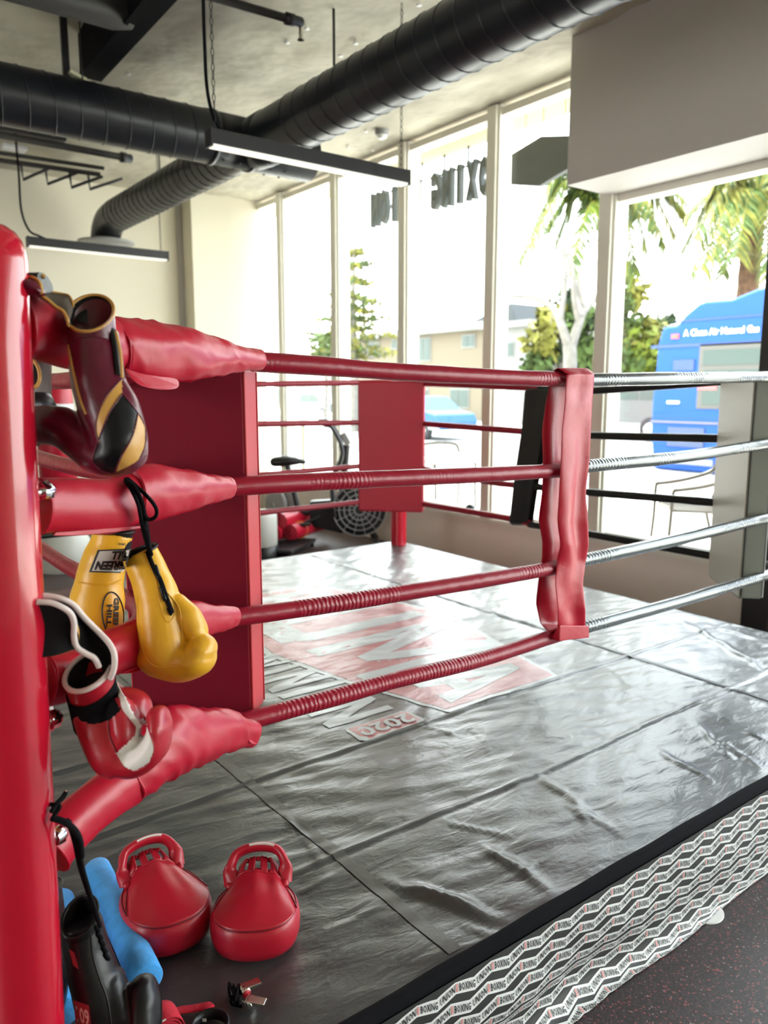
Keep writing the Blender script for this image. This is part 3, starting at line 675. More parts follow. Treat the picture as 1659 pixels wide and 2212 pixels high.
mb.build('rivets', M['dark_metal'], d1)
d2 = empty('ceiling_duct', (DU, 3, DZ), 'black round spiral duct running up to the top right from the junction', 'duct')
mb = MB(); duct_body(mb, (DU, DV - .05, DZ), (DU, -1.2, DZ), DR); mb.build('pipe', M['black_paint'], d2)
MB().tube(helix((DU, DV - .55, DZ), (DU, .5, DZ), DR + .001, pit, .004), .0045, 6).build('spiral_seam', M['black_paint'], d2)
MB().lathe((DU, DV - DR - .02, DZ), (0, -1, 0), [(-.05, DR + .005), (.08, DR + .005), (.085, DR)], 40, cap=False).build('saddle_collar', M['black_paint'], d2)
d3 = empty('ceiling_duct', (DU - .04, 7, DZ), 'smaller black duct behind the junction, bending down to a round ceiling diffuser', 'duct')
r3 = .148; u3 = 2.72; ve = 8.33
path = [V((u3, DV + .1, DZ)), V((u3, 6.5, DZ)), V((u3, ve - .28, DZ)), V((u3, ve - .12, DZ - .03)), V((u3, ve, DZ - .13)), V((u3, ve, DZ - .2))]
mb = MB(); mb.loft(tube_rings(path[:3] + smooth_path(path[2:], 4)[1:], r3, 32, V((1, 0, 0)))); mb.build('pipe', M['black_paint'], d3)
MB().tube(helix((u3, DV + .25, DZ), (u3, ve - .3, DZ), r3 + .001, .115, .004), .0045, 6).build('spiral_seam', M['black_paint'], d3)
mb = MB(); mb.lathe((u3, ve, DZ - .17), (0, 0, -1), [(0, r3), (.01, .19), (.03, .28), (.045, .28), (.04, .22), (.055, .20), (.045, .15), (.06, .13), (.05, .07), (.06, .05), (.06, .001)], 40); mb.build('round_diffuser', mat('diffuser_paint', (.30, .30, .29), .4), d3)
# hanger rods
def rod(x, ytop, xb, yb, pt, r, label, m='black_metal'):
    mb = MB(); mb.cyl((pt.x, pt.y, ZC + .02), pt, r, 10); return tag(mb.build('hanger_rod', M[m]), label, 'rod')
q = onx(722, 150, DU); rod(0, 0, 0, 0, V((DU, q.y, DZ + DR - .01)), .008, 'black hanger rod holding the right duct to the ceiling')
q = onx(345, 370, u3); rod(0, 0, 0, 0, V((u3, q.y, DZ + r3 - .01)), .007, 'thin black hanger rod above the smaller duct')
q = ony(142, 140, DV); e = V((q.x, DV, DZ + DR - .01)); mb = MB(); mb.box((e.x - .02, e.y - .012, e.z), (e.x + .02, e.y + .012, ZC + .03)); tag(mb.build('hanger_strut', M['black_metal']), 'flat black strut holding the left duct to the ceiling', 'strut')
q = ony(172, 158, DV); rod(0, 0, 0, 0, V((q.x, DV - .05, DZ + DR - .02)), .005, 'thin grey rod beside the flat strut above the left duct', 'dark_metal')
p = V((ony(163, 155, DV).x, DV - .02, DZ + DR + .004)); tag(MB().box((-.05, -.03, 0), (.05, .03, .02), rot=Matrix.Rotation(.3, 3, 'Y'), org=p).build('foam_scrap', mat('pale_foam', (.62, .62, .42), .9), bevel=.004), 'scrap of pale foam lying on the left duct by its strut', 'scrap')
# beam, big duct, sprinkler pipes and rail at the upper left
a, b = onz(385, -40, 3.45), onz(196, 172, 3.45)
d = (a - b).normalized(); n = V((-d.y, d.x, 0)); mb = MB(); qd = [b - n*.065, b + n*.065, a + d*.6 + n*.065, a + d*.6 - n*.065]
mb.hexa(qd, [p + V((0, 0, .3)) for p in qd]); mb.hexa([p - V((0,0,.012)) + n*.0 for p in (b - n*.085, b - n*.06, a + d*.6 - n*.06, a + d*.6 - n*.085)], [p for p in (b - n*.085, b - n*.06, a + d*.6 - n*.06, a + d*.6 - n*.085)])
tag(mb.build('ceiling_beam', mat('beam_black', (.004, .004, .005), .9, spec=.1)), 'black steel beam slanting across the ceiling at upper left', 'beam')
p = onz(285, 38, 3.5); tag(MB().tube([p - V((2.6, 0, 0)), p - V((.1, 0, 0)), p], [.085, .085, .06], 24).build('exhaust_pipe', M['dark_metal']), 'wide grey pipe ending beside the black beam', 'pipe')
def spr(pxa, pxb, z, r, label, drop=True):
    a, b = onz(*pxa, z), onz(*pxb, z); e = empty('sprinkler_pipe', a, label, 'pipe'); d = (b - a).normalized()
    MB().cyl(a, b, r, 14).build('pipe', M['dark_metal'], e)
    MB().lathe(b - d*.05, d, [(0, r), (0, r*1.5), (.05, r*1.5), (.05, r*1.25), (.10, r*1.25), (.11, r*.8)], 14).build('coupling', M['black_metal'], e)
    if drop:
        q = b + d*.045; MB().lathe(q, (0, 0, -1), [(0, r*.5), (.05, r*.5), (.055, .014), (.075, .01), (.09, .02), (.093, .02)], 12).build('sprinkler_head', M['nickel'], e)
spr((440, -12), (634, 44), 3.56, .022, 'dark sprinkler pipe on the ceiling at top centre, its head hanging at the tip')
spr((-40, 284), (272, 341), 3.56, .030, 'dark pipe under the left duct with a coupling at its right end', False)
a, b = onz(-30, 342, 3.5), onz(216, 377, 3.5); e = empty('ceiling_rail', a, 'dark rail with triangular brackets below the left duct', 'rail')
mb = MB(); mb.tube([a, b], .022, 10); mb.tube([a + V((0, -.12, .03)), b + V((0, -.12, .03))], .018, 10); mb.build('bar', M['dark_metal'], e)
for x, y, w_ in ((45, 352, .25), (98, 362, .28), (150, 370, .30), (190, 374, .32)):
    p = onz(x, y, 3.5); q = [p, p + V((.01, 0, -.14)), p + V((w_, 0, .0))]
    MB().tube([q[0], q[1], q[2]], .014, 8).build('bracket', M['black_metal'], e)
for p_, sz, m in ((onz(60, 300, 3.6), (.28, .15, .10), 'black_metal'), (onz(30, 325, 3.55), (.10, .06, .04), 'white_plastic')):
    lab = 'black junction box on the ceiling under the left duct' if m == 'black_metal' else 'small white box beside the dark rail on the ceiling'
    mb = MB(); mb.box((p_.x - sz[0], p_.y - sz[1], p_.z), (p_.x + sz[0], p_.y + sz[1], ZC + .02 if m == 'black_metal' else p_.z + sz[2])); tag(mb.build('junction_box', M[m], bevel=.01), lab, 'box')
p = onz(825, 287, ZC - .01); e = empty('smoke_detector', p, 'round white smoke detector on the ceiling near the windows', 'detector')
MB().lathe((p.x, p.y, ZC + .04), (0, 0, -1), [(0, .06), (.06, .06), (.07, .05)], 24).build('base', M['grey_plastic'], e); MB().lathe((p.x, p.y, ZC - .03), (0, 0, -1), [(0, .045), (.02, .04), (.03, .02)], 20).build('lens', M['white_plastic'], e)
# pendant linear lights
def linear(a, b, label, cable, chains, h=.085, wd=.07):
    a, b = V(a), V(b); d = (b - a).normalized(); n = V((-d.y, d.x, 0)); e = empty('pendant_light', (a + b)/2, label, 'pendant light')
    def bar(name, z0, z1, w0, m, bev, inset=0):
        mb = MB(); q = [a + d*inset - n*w0, b - d*inset - n*w0, b - d*inset + n*w0, a + d*inset + n*w0]; mb.hexa([p + V((0,0,z0)) for p in q], [p + V((0,0,z1)) for p in q]); return mb.build(name, m, e, bevel=bev)
    bar('housing', .012, h, wd/2, M['black_metal'], .003); bar('diffuser', 0, .016, wd/2 - .006, M['diffuser'], .002, .012)
    mb = MB(); mb.box((-.004, -wd/2 - .001, .0), (.006, wd/2 + .001, h + .002), rot=Matrix.Rotation(math.atan2(d.y, d.x), 3, 'Z'), org=a); mb.build('end_cap', M['black_metal'], e); mb = MB(); mb.box((-.006, -wd/2 - .001, .0), (.004, wd/2 + .001, h + .002), rot=Matrix.Rotation(math.atan2(d.y, d.x), 3, 'Z'), org=b); mb.build('end_cap', M['black_metal'], e)
    MB().tube(smooth_path(cable, 8), .009, 8).build('cable', M['black_cloth'], e)
    for p in chains:
        mb = MB(); L = ZC - p.z; k = int(L/.035)
        for i in range(k):
            c = p + V((0, 0, .0175 + .035*i)); ax = (V((1,0,0)), V((0,1,0)))[i % 2]
            mb.tube([c + V((0,0,.02*math.sin(q))) + ax*(.008*math.cos(q)) for q in [2*PI*j/8 for j in range(9)]], .0022, 5, cap=False)
        mb.build('chain', M['black_metal'], e)
    return e
ZL = 2.70; vL = 3.815
a = V((ony(452, 340, vL).x, vL, ZL)); b = V((ony(878, 408, vL).x, vL, ZL)); 
cab = [V((ony(455, 300, vL).x, vL, ZL + .10)) + V((.14, 0, -.008)), V((a.x + .06, vL, ZL + .10)), V((a.x + .005, vL, ZL + .24)), V((a.x - .005, vL, ZL + .5)), V((a.x + .0, vL, ZC + .02))]
linear(a, b, 'black pendant strip light hanging below the duct junction in front of the windows', cab, [V((a.x + .035, vL, ZL + .08)), V((b.x - .04, vL, ZL + .08))])
vL = 7.3; a = V((ony(60, 540, vL).x, vL, ZL)); b = V((ony(362, 572, vL).x, vL, ZL))
cab = [a + V((.16, 0, .08)), a + V((.10, 0, .10)), a + V((.02, 0, .14)), a + V((-.03, 0, .3)), a + V((-.03, 0, .6)), V((a.x - .04, vL, ZC + .02))]
linear(a, b, 'black pendant strip light hanging before the cream back wall at left', cab, [b + V((-.06, 0, .08))])
# added lamps, out of view, that brighten the near part of the room
for i, (u, v) in enumerate(((-.6, .6), (1.6, -.3), (-1.6, 2.6), (-1.2, -1.0))):
    a = V((u, v, ZL)); b = V((u + 1.25, v, ZL)); tag(linear(a, b, 'black strip light added out of view to brighten the near part of the gym', [a + V((.1, 0, .1)), a + V((0, 0, .4)), V((a.x, v, ZC))], [b + V((-.05, 0, .08))]), group='added fill lights over the near part of the gym')
# ------------------------------------------------------------------ gym things beyond the ring
M['tyre'] = mat('tyre_rubber', (.02, .02, .022), .7)
def bike(base, yaw):
    e = empty('exercise_bike', base, 'black air bike with a big fan wheel between the ring and the window', 'exercise bike')
    Rz = Matrix.Rotation(yaw, 3, 'Z'); W = lambda x, y, z: V(base) + Rz @ V((x, y, z))
    fr = MB(); fr.tube([W(-.55,0,.08), W(-.25,0,.34), W(.1,0,.34), W(.36,0,.34)], .045, 10); fr.tube([W(-.22,0,.3), W(-.33,0,.78)], .028, 10); fr.tube([W(.18,0,.32), W(.24,0,.98)], .035, 10)
    fr.tube([W(-.55,-.24,.045), W(-.55,.24,.045)], .032, 10); fr.tube([W(.52,-.24,.045), W(.52,.24,.045)], .032, 10); fr.tube([W(.36,0,.34), W(.52,0,.06)], .035, 10); fr.build('frame', M['black_metal'], e)
    mb = MB(); mb.lathe(W(.36,-.075,.36), Rz @ V((0,1,0)), [(0,.02),(0,.25),(.15,.25),(.15,.02)], 36); wheel = mb.build('fan_housing', M['tyre'], e)
    mb = MB()
    for s in (-.085, .085):
        for r in (.05, .10, .15, .20, .255): mb.tube([W(.36 + r*math.cos(2*PI*j/32), s, .36 + r*math.sin(2*PI*j/32)) for j in range(33)], .006, 5, cap=False)
        for j in range(14): c, q = math.cos(2*PI*j/14), math.sin(2*PI*j/14); mb.tube([W(.36 + .05*c, s, .36 + .05*q), W(.36 + .25*c, s, .36 + .25*q)], .004, 5)
    mb.build('fan_guard', M['grey_plastic'], wheel)
    mb = MB(); mb.hexa([W(-.12,-.06,.2), W(.2,-.06,.12), W(.2,-.06,.46), W(-.12,-.06,.44)], [W(-.12,.06,.2), W(.2,.06,.12), W(.2,.06,.46), W(-.12,.06,.44)]); mb.build('drive_cover', M['black_vinyl'], e, bevel=.02)
    mb = MB(); mb.tube([W(-.45,0,.82), W(-.36,0,.83), W(-.26,0,.83), W(-.17,0,.82)], [(.05,.10),(.055,.11),(.04,.07),(.02,.03)], 14, ref=(0,0,1), roundcap=True); mb.build('saddle', M['black_vinyl'], e)
    for s in (-1, 1):
        P = smooth_path([W(.12, s*.12, .30), W(.10, s*.16, .62), W(.20, s*.2, .92), W(.10, s*.21, 1.16), W(-.02, s*.2, 1.2)], 6); o = MB().tube(P, .018, 8).build('handle_arm', M['black_metal'], e)
        MB().tube(P[-6:], .026, 8, roundcap=True).build('grip', M['black_vinyl'], o)
    for s in (-1, 1):
        mb = MB(); mb.tube([W(-.02, s*.09, .3), W(-.02 + s*.14, s*.11, .3 + s*.06)], .014, 8); mb.box((-.05, -.045, -.012), (.05, .045, .012), rot=Rz, org=W(-.02 + s*.14, s*.17, .3 + s*.06)); mb.build('pedal', M['black_metal'], e)
    mb = MB(); mb.box((-.03, -.09, -.06), (.03, .09, .06), rot=Rz @ Matrix.Rotation(-.5, 3, 'Y'), org=W(.23, 0, 1.04)); mb.build('console', M['grey_plastic'], e, bevel=.01)
bike((4.02, 6.33, 0), math.atan2(-.55, .8))
b0 = onz(612, 1192, .0)
for k, (x, y, dx) in enumerate(((598, 1150, 0), (634, 1148, 0), (612, 1124, 0))):
    t = (b0 - EYE).dot(FWD) + .05; p = att(x, y, t); d = (FH + RT*.5).normalized(); r = .075
    e = empty('rolled_mat', p, ['rolled red mat, lower left of the three beside the bike', 'rolled red mat, lower right of the three beside the bike', 'rolled red mat lying on top of the other two beside the bike'][k], 'mat', 'rolled red mats')
    mb = MB(); mb.cyl(p - d*.05, p + d*.55, r, 20); o = mb.build('roll', M['red_vinyl'], e)
    sp = [p - d*.053 + RT*(r*(.15 + .8*q/40)*math.cos(q*.42)) + V((0,0,1))*(r*(.15 + .8*q/40)*math.sin(q*.42)) for q in range(41)]
    MB().tube(sp, .004, 5).build('coil_edge', M['dark_red'], e)
    if k < 2: 
        mb = MB(); mb.tube([p + d*.1 + RT*((r+.004)*math.cos(2*PI*j/20)) + V((0,0,(r+.004)*math.sin(2*PI*j/20))) for j in range(21)], .008, 5, cap=False); mb.build('strap', mat('orange_strap', (.8, .2, .05), .6), e)
t = (b0 - EYE).dot(FWD)
p = att(612, 1178, t); mb = MB()
rz = Matrix.Rotation(.65, 3, 'Z'); e = empty('storage_rack', (p.x, p.y, 0), 'low black rack on the floor beneath the rolled red mats', 'rack')
MB().box((-.28, -.2, .04), (.34, .3, .075), rot=rz, org=(p.x, p.y, 0)).build('tray', M['black_metal'], e, bevel=.008)
for sx in (-.25, .31):
    for sy in (-.17, .27): MB().box((sx-.015, sy-.015, 0), (sx+.015, sy+.015, .05), rot=rz, org=(p.x, p.y, 0)).build('leg', M['black_metal'], e)
p = att(562, 1152, t - .25); e = empty('punch_bag', (p.x, p.y, 0), 'pale grey cylinder bag with a black base behind the near pad', 'bag')
MB().lathe((p.x, p.y, 0), (0,0,1), [(0,.17),(.10,.17),(.11,.16)], 28).build('base', M['black_vinyl'], e); MB().lathe((p.x, p.y, .1), (0,0,1), [(0,.14),(.02,.155),(.28,.155),(.32,.14),(.33,.02)], 28).build('bag', M['pale_vinyl'], e)
for k, (x, y) in enumerate(((592, 1090), (612, 1086))):
    p = att(x, y, t + .9); e = empty('weight_plate', p, ['grey weight plate standing behind the rolled mats, left one', 'grey weight plate standing behind the rolled mats, right one'][k], 'weight plate', 'weight plates behind the mats')
    MB().lathe(p, FH + RT*.9, [(0,.03),(0,.10),(.01,.16),(.05,.16),(.06,.10),(.06,.03)], 28).build('disc', M['grey_plastic'], e); MB().lathe(p - (FH + RT*.9).normalized()*.004, FH + RT*.9, [(0,.028),(.07,.028)], 16).build('hub', M['chrome'], e)
    pl = p - V((0,0,.16)); MB().box((-.08,-.08,0),(.08,.08,max(pl.z,.02)), org=(p.x,p.y,0)).build('stand', M['black_metal'], e)
# heavy bag seen through the gap beside the near post
p = att(115, 858, 6.4); e = empty('heavy_bag', (p.x, p.y, 0), 'red standing bag with a white band far behind the near post', 'heavy bag')
MB().lathe((p.x, p.y, 0), (0,0,1), [(0,.22),(.05,.24),(.25,.22),(.38,.13)], 28).build('base', M['pale_vinyl'], e)
MB().lathe((p.x, p.y, .36), (0,0,1), [(0,.12),(.02,.15),(1.14,.15),(1.18,.13),(1.2,.04)], 28).build('bag', M['red_vinyl'], e); MB().lathe((p.x, p.y, 1.25), (0,0,1), [(0,.151),(.0,.1525),(.14,.1525),(.14,.151)], 28, cap=False).build('white_band', M['white_print'], e)
# black bag on the window ledge
p = onx(1012, 1092, UW - .0); e = empty('ball', p, 'small dark ball sitting on the window ledge right of the far pad', 'ball'); p = V((UW + .02, p.y, .43 + .045))
MB().sphere(p, .045, 10).build('shell', M['black_vinyl'], e); MB().tube([p + V((.045*math.cos(q), .045*math.sin(q), 0)) for q in [2*PI*j/16 for j in range(17)]], .004, 5, cap=False).build('seam', M['grey_plastic'], e)
# ------------------------------------------------------------------ gloves and gear
from mathutils.bvhtree import BVHTree
TOCAM = -FWD
def lp(mb, pts, t0, n=28, cap=True, roundcap=True, dens=8, mi=0):
    # pts: (px x, px y, half width px, half depth m, offset toward the lens m)
    P = [att(x, y, t0 - d) for x, y, r, rd, d in pts]; Rr = [(rd, r*(t0 - d)/FPX) for x, y, r, rd, d in pts]
    P, Rr = smooth_path(P, dens, Rr); rg = tube_rings(P, Rr, n, TOCAM, 1, roundcap); mb.loft(rg, mi, cap, True); return P, Rr, rg
def bvh(o): me = o.data; return BVHTree.FromPolygons([v.co for v in me.vertices], [tuple(p.vertices) for p in me.polygons])
def stick(tree, x, y, lift=.001, fallback=1.3):
    d = ray(x, y).normalized(); h = tree.ray_cast(EYE, d)
    return (h[0] - d*lift) if h[0] is not None else att(x, y, fallback)
def stick_line(tree, px, r, name, m, parent, n=6, lift=.0005, k=6):
    q = smooth_path([V((x, y, 0)) for x, y in px], k); return MB().tube([stick(tree, p.x, p.y, lift) for p in q], r, n).build(name, m, parent)
def inpoly(x, y, poly):
    c = False; j = len(poly) - 1
    for i in range(len(poly)):
        xi, yi = poly[i]; xj, yj = poly[j]
        if (yi > y) != (yj > y) and x < (xj - xi)*(y - yi)/(yj - yi) + xi: c = not c
        j = i
    return c
def sticker(tree, fn, nx, ny, name, m, parent, lift):     # fn(a,b) -> pixel
    mb = MB(); mb.loft([[stick(tree, *fn(i/nx, j/ny), lift) for j in range(ny+1)] for i in range(nx+1)], 0, False, False); return mb.build(name, m, parent)
def stick_text(tree, txt, fn, name, m, parent, lift=.0022, bold=.03):
    mb = MB(); put_text(mb, txt, lambda a, b: stick(tree, *fn(a, b), lift), bold=bold, res=2); return mb.build(name, m, parent)
def lace(pts, r, t_of, name, m, parent=None, k=8):
    P = smooth_path([att(x, y, t) for x, y, t in pts], k); return MB().tube(P, r, 8, roundcap=True).build(name, m, parent)
lin_dark = mat('dark_glove_lining', (.004, .004, .006), .95)
def open_cuff(parent, cx, cy, t0, ax, N, ra, rb, depth, r_trim, trim, body_m=None):
    """a hollow cuff mouth: rim at (cx,cy), ellipse with axes N (ra) and B (rb); the lining goes in along -ax"""
    c = att(cx, cy, t0); ax = V(ax).normalized(); N = (V(N) - ax*V(N).dot(ax)).normalized(); B = ax.cross(N)
    ring = lambda k, h: [c + ax*h + (N*math.cos(2*PI*j/36)*ra + B*math.sin(2*PI*j/36)*rb)*k for j in range(36)]
    mb = MB(); mb.loft([ring(1.0, .002), ring(.93, .0), ring(.88, -depth*.5), ring(.8, -depth)], 0, False); mb.add(ring(.8, -depth), [tuple(range(36))]); mb.build('lining', lin_dark, parent)
    rg = ring(1.0, .0); MB().tube(rg + [rg[0]], r_trim, 8, cap=False).build('trim', trim, parent)
    return c, ax, N, B
# ---- maroon glove with gold and black panels
T = 1.165
e = empty('boxing_glove', att(230, 900, T), 'maroon glove with black and gold panels hanging from the topmost cushion', 'boxing glove', 'gloves hung at the near ring corner')
mb = MB(); lp(mb, [(200,738,46,.036,0),(203,770,52,.038,.0),(214,830,57,.042,.0),(238,890,64,.047,.0),(258,950,59,.050,.0),(257,992,48,.045,0)], T, roundcap=False)
lp(mb, [(262,975,52,.047,0),(225,985,46,.045,-.01),(180,955,44,.043,-.02),(138,925,44,.040,-.03),(95,918,42,.036,-.04),(55,922,38,.03,-.05)], T)
lp(mb, [(215,880,40,.03,-.02),(180,935,34,.03,-.03),(140,908,30,.028,-.035)], T)
gold1 = [(263,818),(264,851),(236,891),(217,941),(214,958),(207,930),(210,898),(228,858)]
blk = [(264,849),(298,893),(287,940),(263,986),(247,1023),(214,1015),(199,1000),(203,975),(216,941),(236,891)]
gold2 = [(298,892),(313,922),(313,962),(298,996),(248,1024),(262,987),(286,941)]
def mm(c, n):
    x, y, D = proj(c)
    if n.dot(TOCAM) < -.05: return 0
    return 1 if inpoly(x, y, gold1) or inpoly(x, y, gold2) else 2 if inpoly(x, y, blk) else 0
hand = remeshed(mb, 'hand', [M['maroon'], M['gold'], M['black_leather']], e, .0028, 8, mm); tr_ = bvh(hand)
for pl in ([(263,818),(228,858),(210,898),(207,930),(214,958)], [(264,850),(236,891),(216,941),(201,988),(204,1003),(222,1018),(247,1023)], [(298,892),(287,940),(262,987),(247,1023)], [(264,850),(298,892),(314,925),(313,962),(298,996),(248,1023)]):
    stick_line(tr_, pl, .0012, 'piping', M['maroon'], hand)
stick_line(tr_, [(145,712),(152,770),(170,850),(186,895)], .0022, 'edge_binding', M['gold'], hand)
mb = MB()                                                          # cuff collar rising to the mouth
c0 = att(196, 700, T); cu = empty
axc = (UPV*.62 + TOCAM*.78 + RT*.10).normalized(); Bc = axc.cross(RT).normalized()
ringf = lambda c, ra, rb: [c + RT*math.cos(2*PI*j/36)*ra + Bc*math.sin(2*PI*j/36)*rb for j in range(36)]
cm = att(195, 676, T-.004); mb.loft([ringf(att(201, 762, T+.004), .036, .036), ringf(att(198, 722, T), .0355, .042), ringf(cm, .0342, .0447)], 0, False); mb.build('cuff', M['maroon'], e)
open_cuff(e, 195, 676, T-.004, axc, RT, .033, .0435, .045, .0027, M['gold'])
mb = MB(); mb.loft([[att(x, y, T - d) for x, y, d in row] for row in ([(163,692,-.01),(190,700,-.012)], [(165,668,-.02),(188,668,-.022)], [(166,655,-.03),(182,656,-.03)])], 0, False, False); mb.build('pull_tab', M['black_leather'], e)
mb = MB(); mb.tube(smooth_path([att(246,716,T+.005), att(254,760,T), att(260,815,T-.008)], 6), [(.016,.005)]*13, 12, ref=TOCAM); st = mb.build('wrist_strap', M['black_leather'], e)
MB().tube(smooth_path([att(250,716,T-.012), att(260,762,T-.016), att(264,816,T-.02)], 6), .0022, 8).build('strap_edge', M['gold'], st)
# strap across the cushion top, worn brown, with gold edges
mb = MB(); top = [(75,612,1.13),(100,628,1.14),(130,634,1.15),(150,640,1.15),(158,662,1.13),(152,690,1.11)]
low = [(78,632,1.09),(100,645,1.095),(120,662,1.10),(136,672,1.10),(146,690,1.10),(148,704,1.105)]
A_, B_ = smooth_path([att(*p) for p in top], 6), smooth_path([att(*p) for p in low], 6)
mb.loft([[a, a*.5 + b*.5 - FWD*.006, b] for a, b in zip(A_, B_)], 0, False, False); o = mb.build('tie_strap', M['brown_leather'], e); s = o.modifiers.new('s', 'SOLIDIFY'); s.thickness = .004
MB().tube(B_, .0022, 8).build('binding', M['gold'], o); MB().tube(A_[:-6], .0018, 8).build('binding', M['gold'], o)
# ---- worn dark glove behind the top cushion
T2 = 1.31
e = empty('boxing_glove', att(82, 830, T2), 'worn dark brown glove with gold edging, half hidden between post and maroon glove', 'boxing glove', 'gloves hung at the near ring corner')
mb = MB(); lp(mb, [(78,770,26,.04,0),(80,820,23,.04,0),(82,870,22,.04,0)], T2, roundcap=False); cf = mb.build('cuff', M['brown_leather'], e)
mb = MB(); lp(mb, [(80,866,30,.045,0),(82,880,32,.05,0),(78,900,34,.05,0),(60,935,34,.045,0)], T2); mb.build('hand', M['black_leather'], e)
tr_ = bvh(cf); P = [(62,800),(68,785),(74,780),(84,800),(85,822),(76,836),(66,832)]
MB().tube(smooth_path([att(x, y, T2 - .046) for x, y in P], 5), .0028, 8).build('flap_edge', M['gold'], e); mb = MB(); mb.add([att(x, y, T2 - .044) for x, y in P], [tuple(range(len(P)))]); mb.build('flap', lin_dark, e)
mb = MB(); lp(mb, [(40,616,20,.03,0),(70,614,22,.03,0),(98,612,20,.026,0)], 1.12, roundcap=False); mb.build('strap_roll', M['black_leather'], e)
MB().tube(smooth_path([att(50,598,1.10), att(72,600,1.09), att(86,612,1.085), att(90,634,1.08)], 5), .0025, 8).build('binding', M['gold'], e); MB().tube([att(60,597,1.11), att(82,593,1.11), att(97,598,1.115)], .0035, 8).build('binding', M['gold'], e)
mb = MB(); lp(mb, [(48,618,17,.02,0),(70,622,16,.02,0),(86,630,9,.014,0)], 1.085); mb.build('cuff_roll', M['maroon'], e)
# ---- yellow glove, palm side, hanging in front by its laces
T = 1.40
e = empty('boxing_glove', att(370, 1350, T), 'yellow leather glove with black laces, hanging in front of the third cushion', 'boxing glove', 'gloves hung at the near ring corner')
mb = MB(); lp(mb, [(302,1196,39,.033,0),(322,1240,41,.036,0),(340,1290,46,.042,0),(350,1345,52,.048,0),(358,1395,55,.052,0),(370,1425,50,.05,0)], T, roundcap=False)
lp(mb, [(345,1418,44,.052,-.01),(388,1430,43,.052,0),(425,1420,41,.048,.012),(436,1404,33,.04,.016)], T); lp(mb, [(385,1300,18,.024,.0),(408,1333,27,.03,.0),(425,1362,25,.03,.0)], T)
hand = remeshed(mb, 'hand', [M['yellow']], e, .0028, 7); tr_ = bvh(hand)
stick_line(tr_, [(297,1290),(300,1350),(308,1400),(322,1430),(350,1443),(385,1436),(398,1410),(402,1392)], .0011, 'seam', M['yellow'], hand); stick_line(tr_, [(352,1270),(385,1310),(392,1350),(392,1388)], .0014, 'seam', M['yellow'], hand)
stick_line(tr_, [(316,1200),(336,1255),(345,1300),(358,1340),(372,1338),(380,1310)], .0008, 'seam', M['yellow'], hand)
axc = (UPV*.9 - RT*.32 + TOCAM*.25).normalized(); c, ax, N, B = open_cuff(e, 300, 1192, T, axc, (RT*.95 + UPV*.2), .0335, .030, .04, .0032, M['black_leather'])
q = [stick(tr_, x, y, .002) for x, y in ((320,1195),(330,1222),(345,1250),(354,1275),(362,1298),(370,1318))]; lo = MB().tube(smooth_path(q, 5), .0042, 8, roundcap=True).build('laces', M['black_cloth'], e)
for x, y in ((338,1236),(351,1282)): pp = [stick(tr_, x - 2, y - 12, .002), stick(tr_, x + 5, y + 12, .002)]; MB().tube(pp, .0042, 8, roundcap=True).build('eyelet_tab', M['black_leather'], e)
pp = [stick(tr_, x, y, .003) for x, y in ((366,1312),(370,1322),(369,1330))]; MB().tube(pp, [.005,.0055,.001], 8).build('knot', M['black_cloth'], lo)
for pts in ([(266,1032,1.345),(285,1060,1.31),(300,1095,1.31),(308,1140,1.345),(322,1192,1.375)], [(268,1034,1.345),(290,1052,1.31),(306,1082,1.315),(316,1130,1.35),(325,1195,1.37)], [(272,1036,1.345),(296,1066,1.315),(312,1110,1.33),(315,1150,1.35),(327,1198,1.37)], [(276,1034,1.34),(318,1072,1.32),(337,1098,1.33),(336,1116,1.335),(322,1122,1.335),(311,1110,1.325)], [(300,1095,1.315),(306,1125,1.335),(318,1155,1.35),(323,1185,1.37)]):
    lace(pts, .0034, 0, 'laces', M['black_cloth'], e)
# ---- yellow glove, back side, behind the third cushion
T = 1.50
e = empty('boxing_glove', att(215, 1270, T), 'yellow leather glove with a lettered white patch, hanging behind the third cushion', 'boxing glove', 'gloves hung at the near ring corner')
mb = MB(); lp(mb, [(245,1150,42,.034,0),(238,1175,42,.035,0),(226,1210,47,.04,0),(216,1250,50,.044,0),(210,1300,58,.05,0),(207,1350,58,.055,0),(212,1400,46,.05,0)], T, roundcap=False)
hand = remeshed(mb, 'hand', [M['yellow']], e, .003, 6); tr_ = bvh(hand)
open_cuff(e, 246, 1150, T, (UPV + TOCAM*.05), RT, .0375, .034, .04, .003, M['black_leather'])
pq = lambda a, b: ((192 + (268-192)*a)*(1-b) + (211 + (284-211)*a)*b, (1236 + 2*a)*(1-b) + (1188 - 3*a)*b)
sticker(tr_, pq, 8, 8, 'patch', M['black_print'], e, .0012); 
p2q = lambda a, b: pq(.07 + .9*a, .06 + .88*b); sticker(tr_, p2q, 8, 8, 'patch_field', mat('patch_silver', (.62, .60, .56), .4), e, .0018)
stick_text(tr_, 'GREEN', lambda a, b: pq(1.02 - .90*a, .50 - .40*b), 'patch_lettering', M['black_print'], e, .0026, .05); stick_text(tr_, 'HILL', lambda a, b: pq(1.02 - .56*a, .92 - .36*b), 'patch_lettering', M['black_print'], e, .0026, .05)
stick_text(tr_, '14oz', lambda a, b: (271 - 15*a, 1173 + 6*b), 'size_mark', M['black_print'], e)
el = [(244 + 23*math.cos(q) - 3*math.sin(q), 1327 - 48*math.sin(q)) for q in [2*PI*i/32 for i in range(33)]]
MB().tube([stick(tr_, x, y, .0012) for x, y in el], .0014, 6, cap=False).build('oval_mark', M['black_print'], e)
